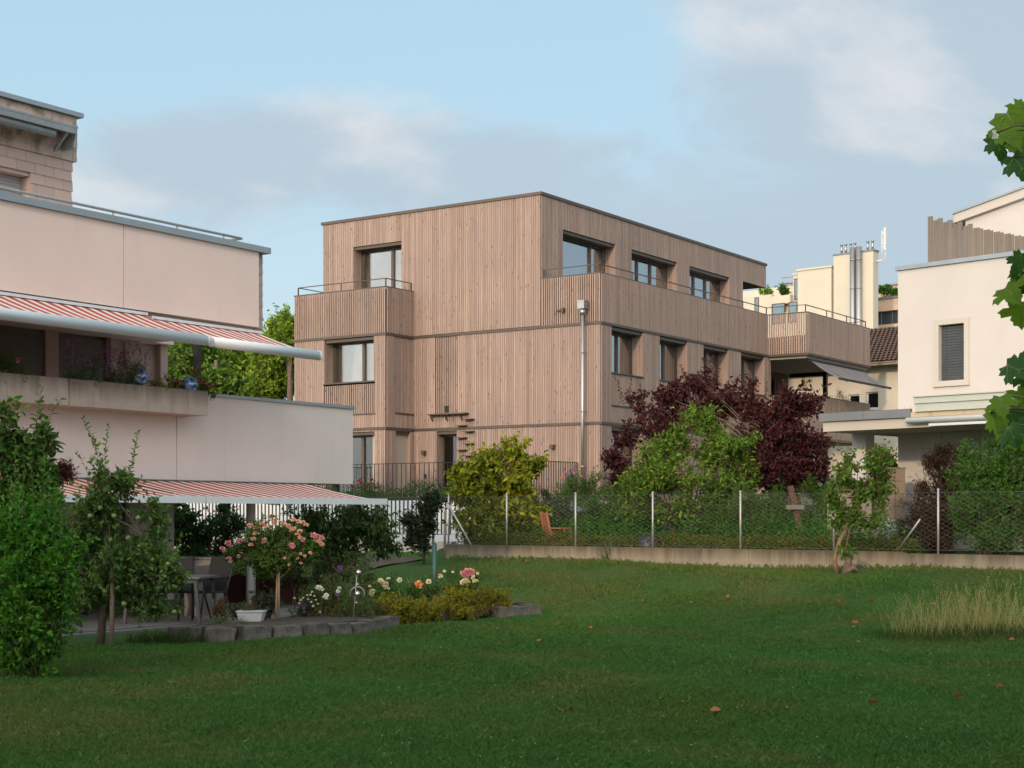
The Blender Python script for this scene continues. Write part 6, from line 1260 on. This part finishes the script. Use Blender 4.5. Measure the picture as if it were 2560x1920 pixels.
# ------------------------------------------------------------------ plane tree beside the camera: lobed leaves reach into the picture on the right
def plane_tree():
    base = Vector((4.3, 6.6, gzf(4.3,6.6))); o = thing('plane_tree', 'plane tree whose large lobed leaves hang into the right edge', 'tree', base)
    half = [(0.04,-0.02),(0.26,-0.15),(0.33,-0.03),(0.50,0.0),(0.45,0.12),(0.39,0.21),(0.58,0.25),(0.75,0.44),(0.63,0.46),(0.61,0.60),(0.46,0.54),(0.29,0.49),(0.33,0.64),(0.24,0.71),(0.23,0.85),(0.10,0.86)]
    out = half+[(0,1.05)]+[(-x,y) for x, y in reversed(half)]
    veins = [((0,0),(0,0.95)), ((0,0.02),(0.62,0.42)), ((0,0.02),(-0.62,0.42)), ((0,0.01),(0.38,0.0)), ((0,0.01),(-0.38,0.0)), ((0,0.45),(0.2,0.7)), ((0,0.45),(-0.2,0.7))]
    L = [(2535,318,100,200,1),(2522,345,80,215,1),(2497,372,74,212,0),(2556,395,95,190,1),(2552,420,80,215,0),(2488,338,22,140,2),(2560,300,90,150,1),
         (2545,662,62,170,0),(2528,735,72,205,1),(2552,790,76,190,1),(2556,715,60,150,0),(2570,680,70,200,1),
         (2545,925,72,225,0),(2560,905,60,200,0),(2570,950,70,200,0),
         (2505,1015,62,188,1),(2492,1065,82,208,1),(2530,1050,72,200,0),(2556,1005,66,150,1),(2534,1092,62,195,0),(2562,1060,76,190,0),(2566,1110,60,200,1)]
    L += [(u+random.uniform(-20,20), v+random.uniform(-45,45), random.uniform(62,85), random.uniform(160,225), random.randint(0,1)) for v in (330,700,930,1050) for u in (2610,2650,2700,2750,2800,2860,2920)]     # the same sprays carry on beyond the picture edge
    mats = [leafmat('plane_leaf_dark', [(0.035,0.100,0.023), (0.054,0.138,0.032)], 0.3), leafmat('plane_leaf_light', [(0.139,0.259,0.025), (0.216,0.340,0.037)], 0.55), leafmat('plane_leaf_young', [(0.28,0.26,0.05)], 0.4)]
    mb = MB(); vb = MB(); tw = MB()
    for u, v, s, an, kind in L:
        Y = random.uniform(4.7, 5.4); c = at(u, v, Y); k = px(s, Y)*1.0; a = R(an+random.uniform(-14,14)); cv = random.uniform(-0.1,0.25)
        M = Matrix.Rotation(random.uniform(-.75,.55), 3, 'X') @ Matrix.Rotation(random.uniform(-.7,.7), 3, 'Z') @ Matrix.Rotation(R(90), 3, 'X') @ Matrix.Rotation(a, 3, 'Z')
        def T(x, y, h=0.0): return c+M @ Vector((x*k, (y-0.45)*k, (-0.30*x*x-(0.30+cv)*(y-0.4)**2+(0.16+cv)*abs(x)+0.03*math.sin(9*x+5*y)+h)*k))
        b = len(mb.v); mb.v += [tuple(T(0,0.3))]+[tuple(T(x,y)) for x, y in out]; n = len(out)
        for i in range(n): mb.f.append((b, b+1+i, b+1+(i+1) % n)); mb.m.append(kind); mb.smooth.append(True)
        for (x0,y0),(x1,y1) in veins:
            for sg in (0.006, -0.006):
                pts = []
                dx, dy = x1-x0, y1-y0; l = math.hypot(dx,dy); nx_, ny_ = -dy/l*0.010, dx/l*0.010
                for t in np.linspace(0,1,5): w = 1-t*0.8; pts.append((T(x0+dx*t+nx_*w,y0+dy*t+ny_*w,sg), T(x0+dx*t-nx_*w,y0+dy*t-ny_*w,sg)))
                for (p,q),(r_,s_) in zip(pts[:-1],pts[1:]): vb.face([p,q,s_,r_])
        st = T(0,0); e = at(u+70+random.uniform(0,30), v-20+random.uniform(-10,10), Y); tw.tube([st, st.lerp(e,0.5)+Vector((0,0,0.01)), e], [0.0028,0.0028,0.004], 5)
    for v, dz in ((330,0.02),(700,0.0),(920,0.0),(1040,0.0)): e = at(2600, v-15, 5.1); tw.tube([e+Vector((-0.05,0,0)), e+Vector((0.5,0.2,0.15)), Vector((4.2,6.4,e.z+0.5))], [0.006,0.012,0.03], 7)
    tw.tube([(4.3,6.6,-0.1), (4.25,6.5,2.5), (4.35,6.6,6.5)], [0.22,0.18,0.08], 14)
    P, D, LN = blob_twigs([((5.2,6.3,4.6),(1.6,1.6,1.6),170), ((5.4,7.4,6.3),(1.6,1.4,1.3),120), ((5.6,5.0,3.4),(1.5,1.4,1.2),100)], 0.6)
    V, F = leaves_on(P, D, LN, 5, 0.22, wid=0.9); lv = V.tolist(); b = len(mb.v)
    mb.v += [tuple(q) for q in lv]; mb.f += [tuple(int(z)+b for z in f) for f in F]; mb.m += [0]*len(F); mb.smooth += [False]*len(F)
    for m_ in (mb, vb, tw): m_.v = [tuple(Vector(q)-base) for q in m_.v]
    mb.build('crown', mats, o); vb.build('leaf_veins', plain('leaf_vein', (0.16,0.22,0.05), 0.6), o); tw.build('trunk', BARK, o)
plane_tree()
# ------------------------------------------------------------------ tall trees behind the camera: they keep the evening sun off the near lawn
tp = plant('evening_tree', 'tall leafy tree standing behind the photographer, one of a row', 'tree', (-32,-11,0), [((-32,-11,8.3),(3.2,2.6,3.0),330), ((-33.5,-11,6.0),(2.6,2.4,2.6),200), ((-30.5,-11.3,6.2),(2.6,2.4,2.6),200), ((-32,-11,3.2),(3.0,2.4,2.4),200)], G_DARK, 0.55, 6, 1.1, [(Vector((-32,-11,0)),0.3), (Vector((-32,-11,7)),0.18)], wid=0.8, stems=2, limb=0.08, twig_r=0.012, group='row of trees behind the camera')
for i in range(1, 9):
    c = dup(tp); c.location = (-32+i*4.3, -11+random.uniform(-1,1), random.uniform(-0.6,0.3)); c.rotation_euler = (0,0,i*1.3)
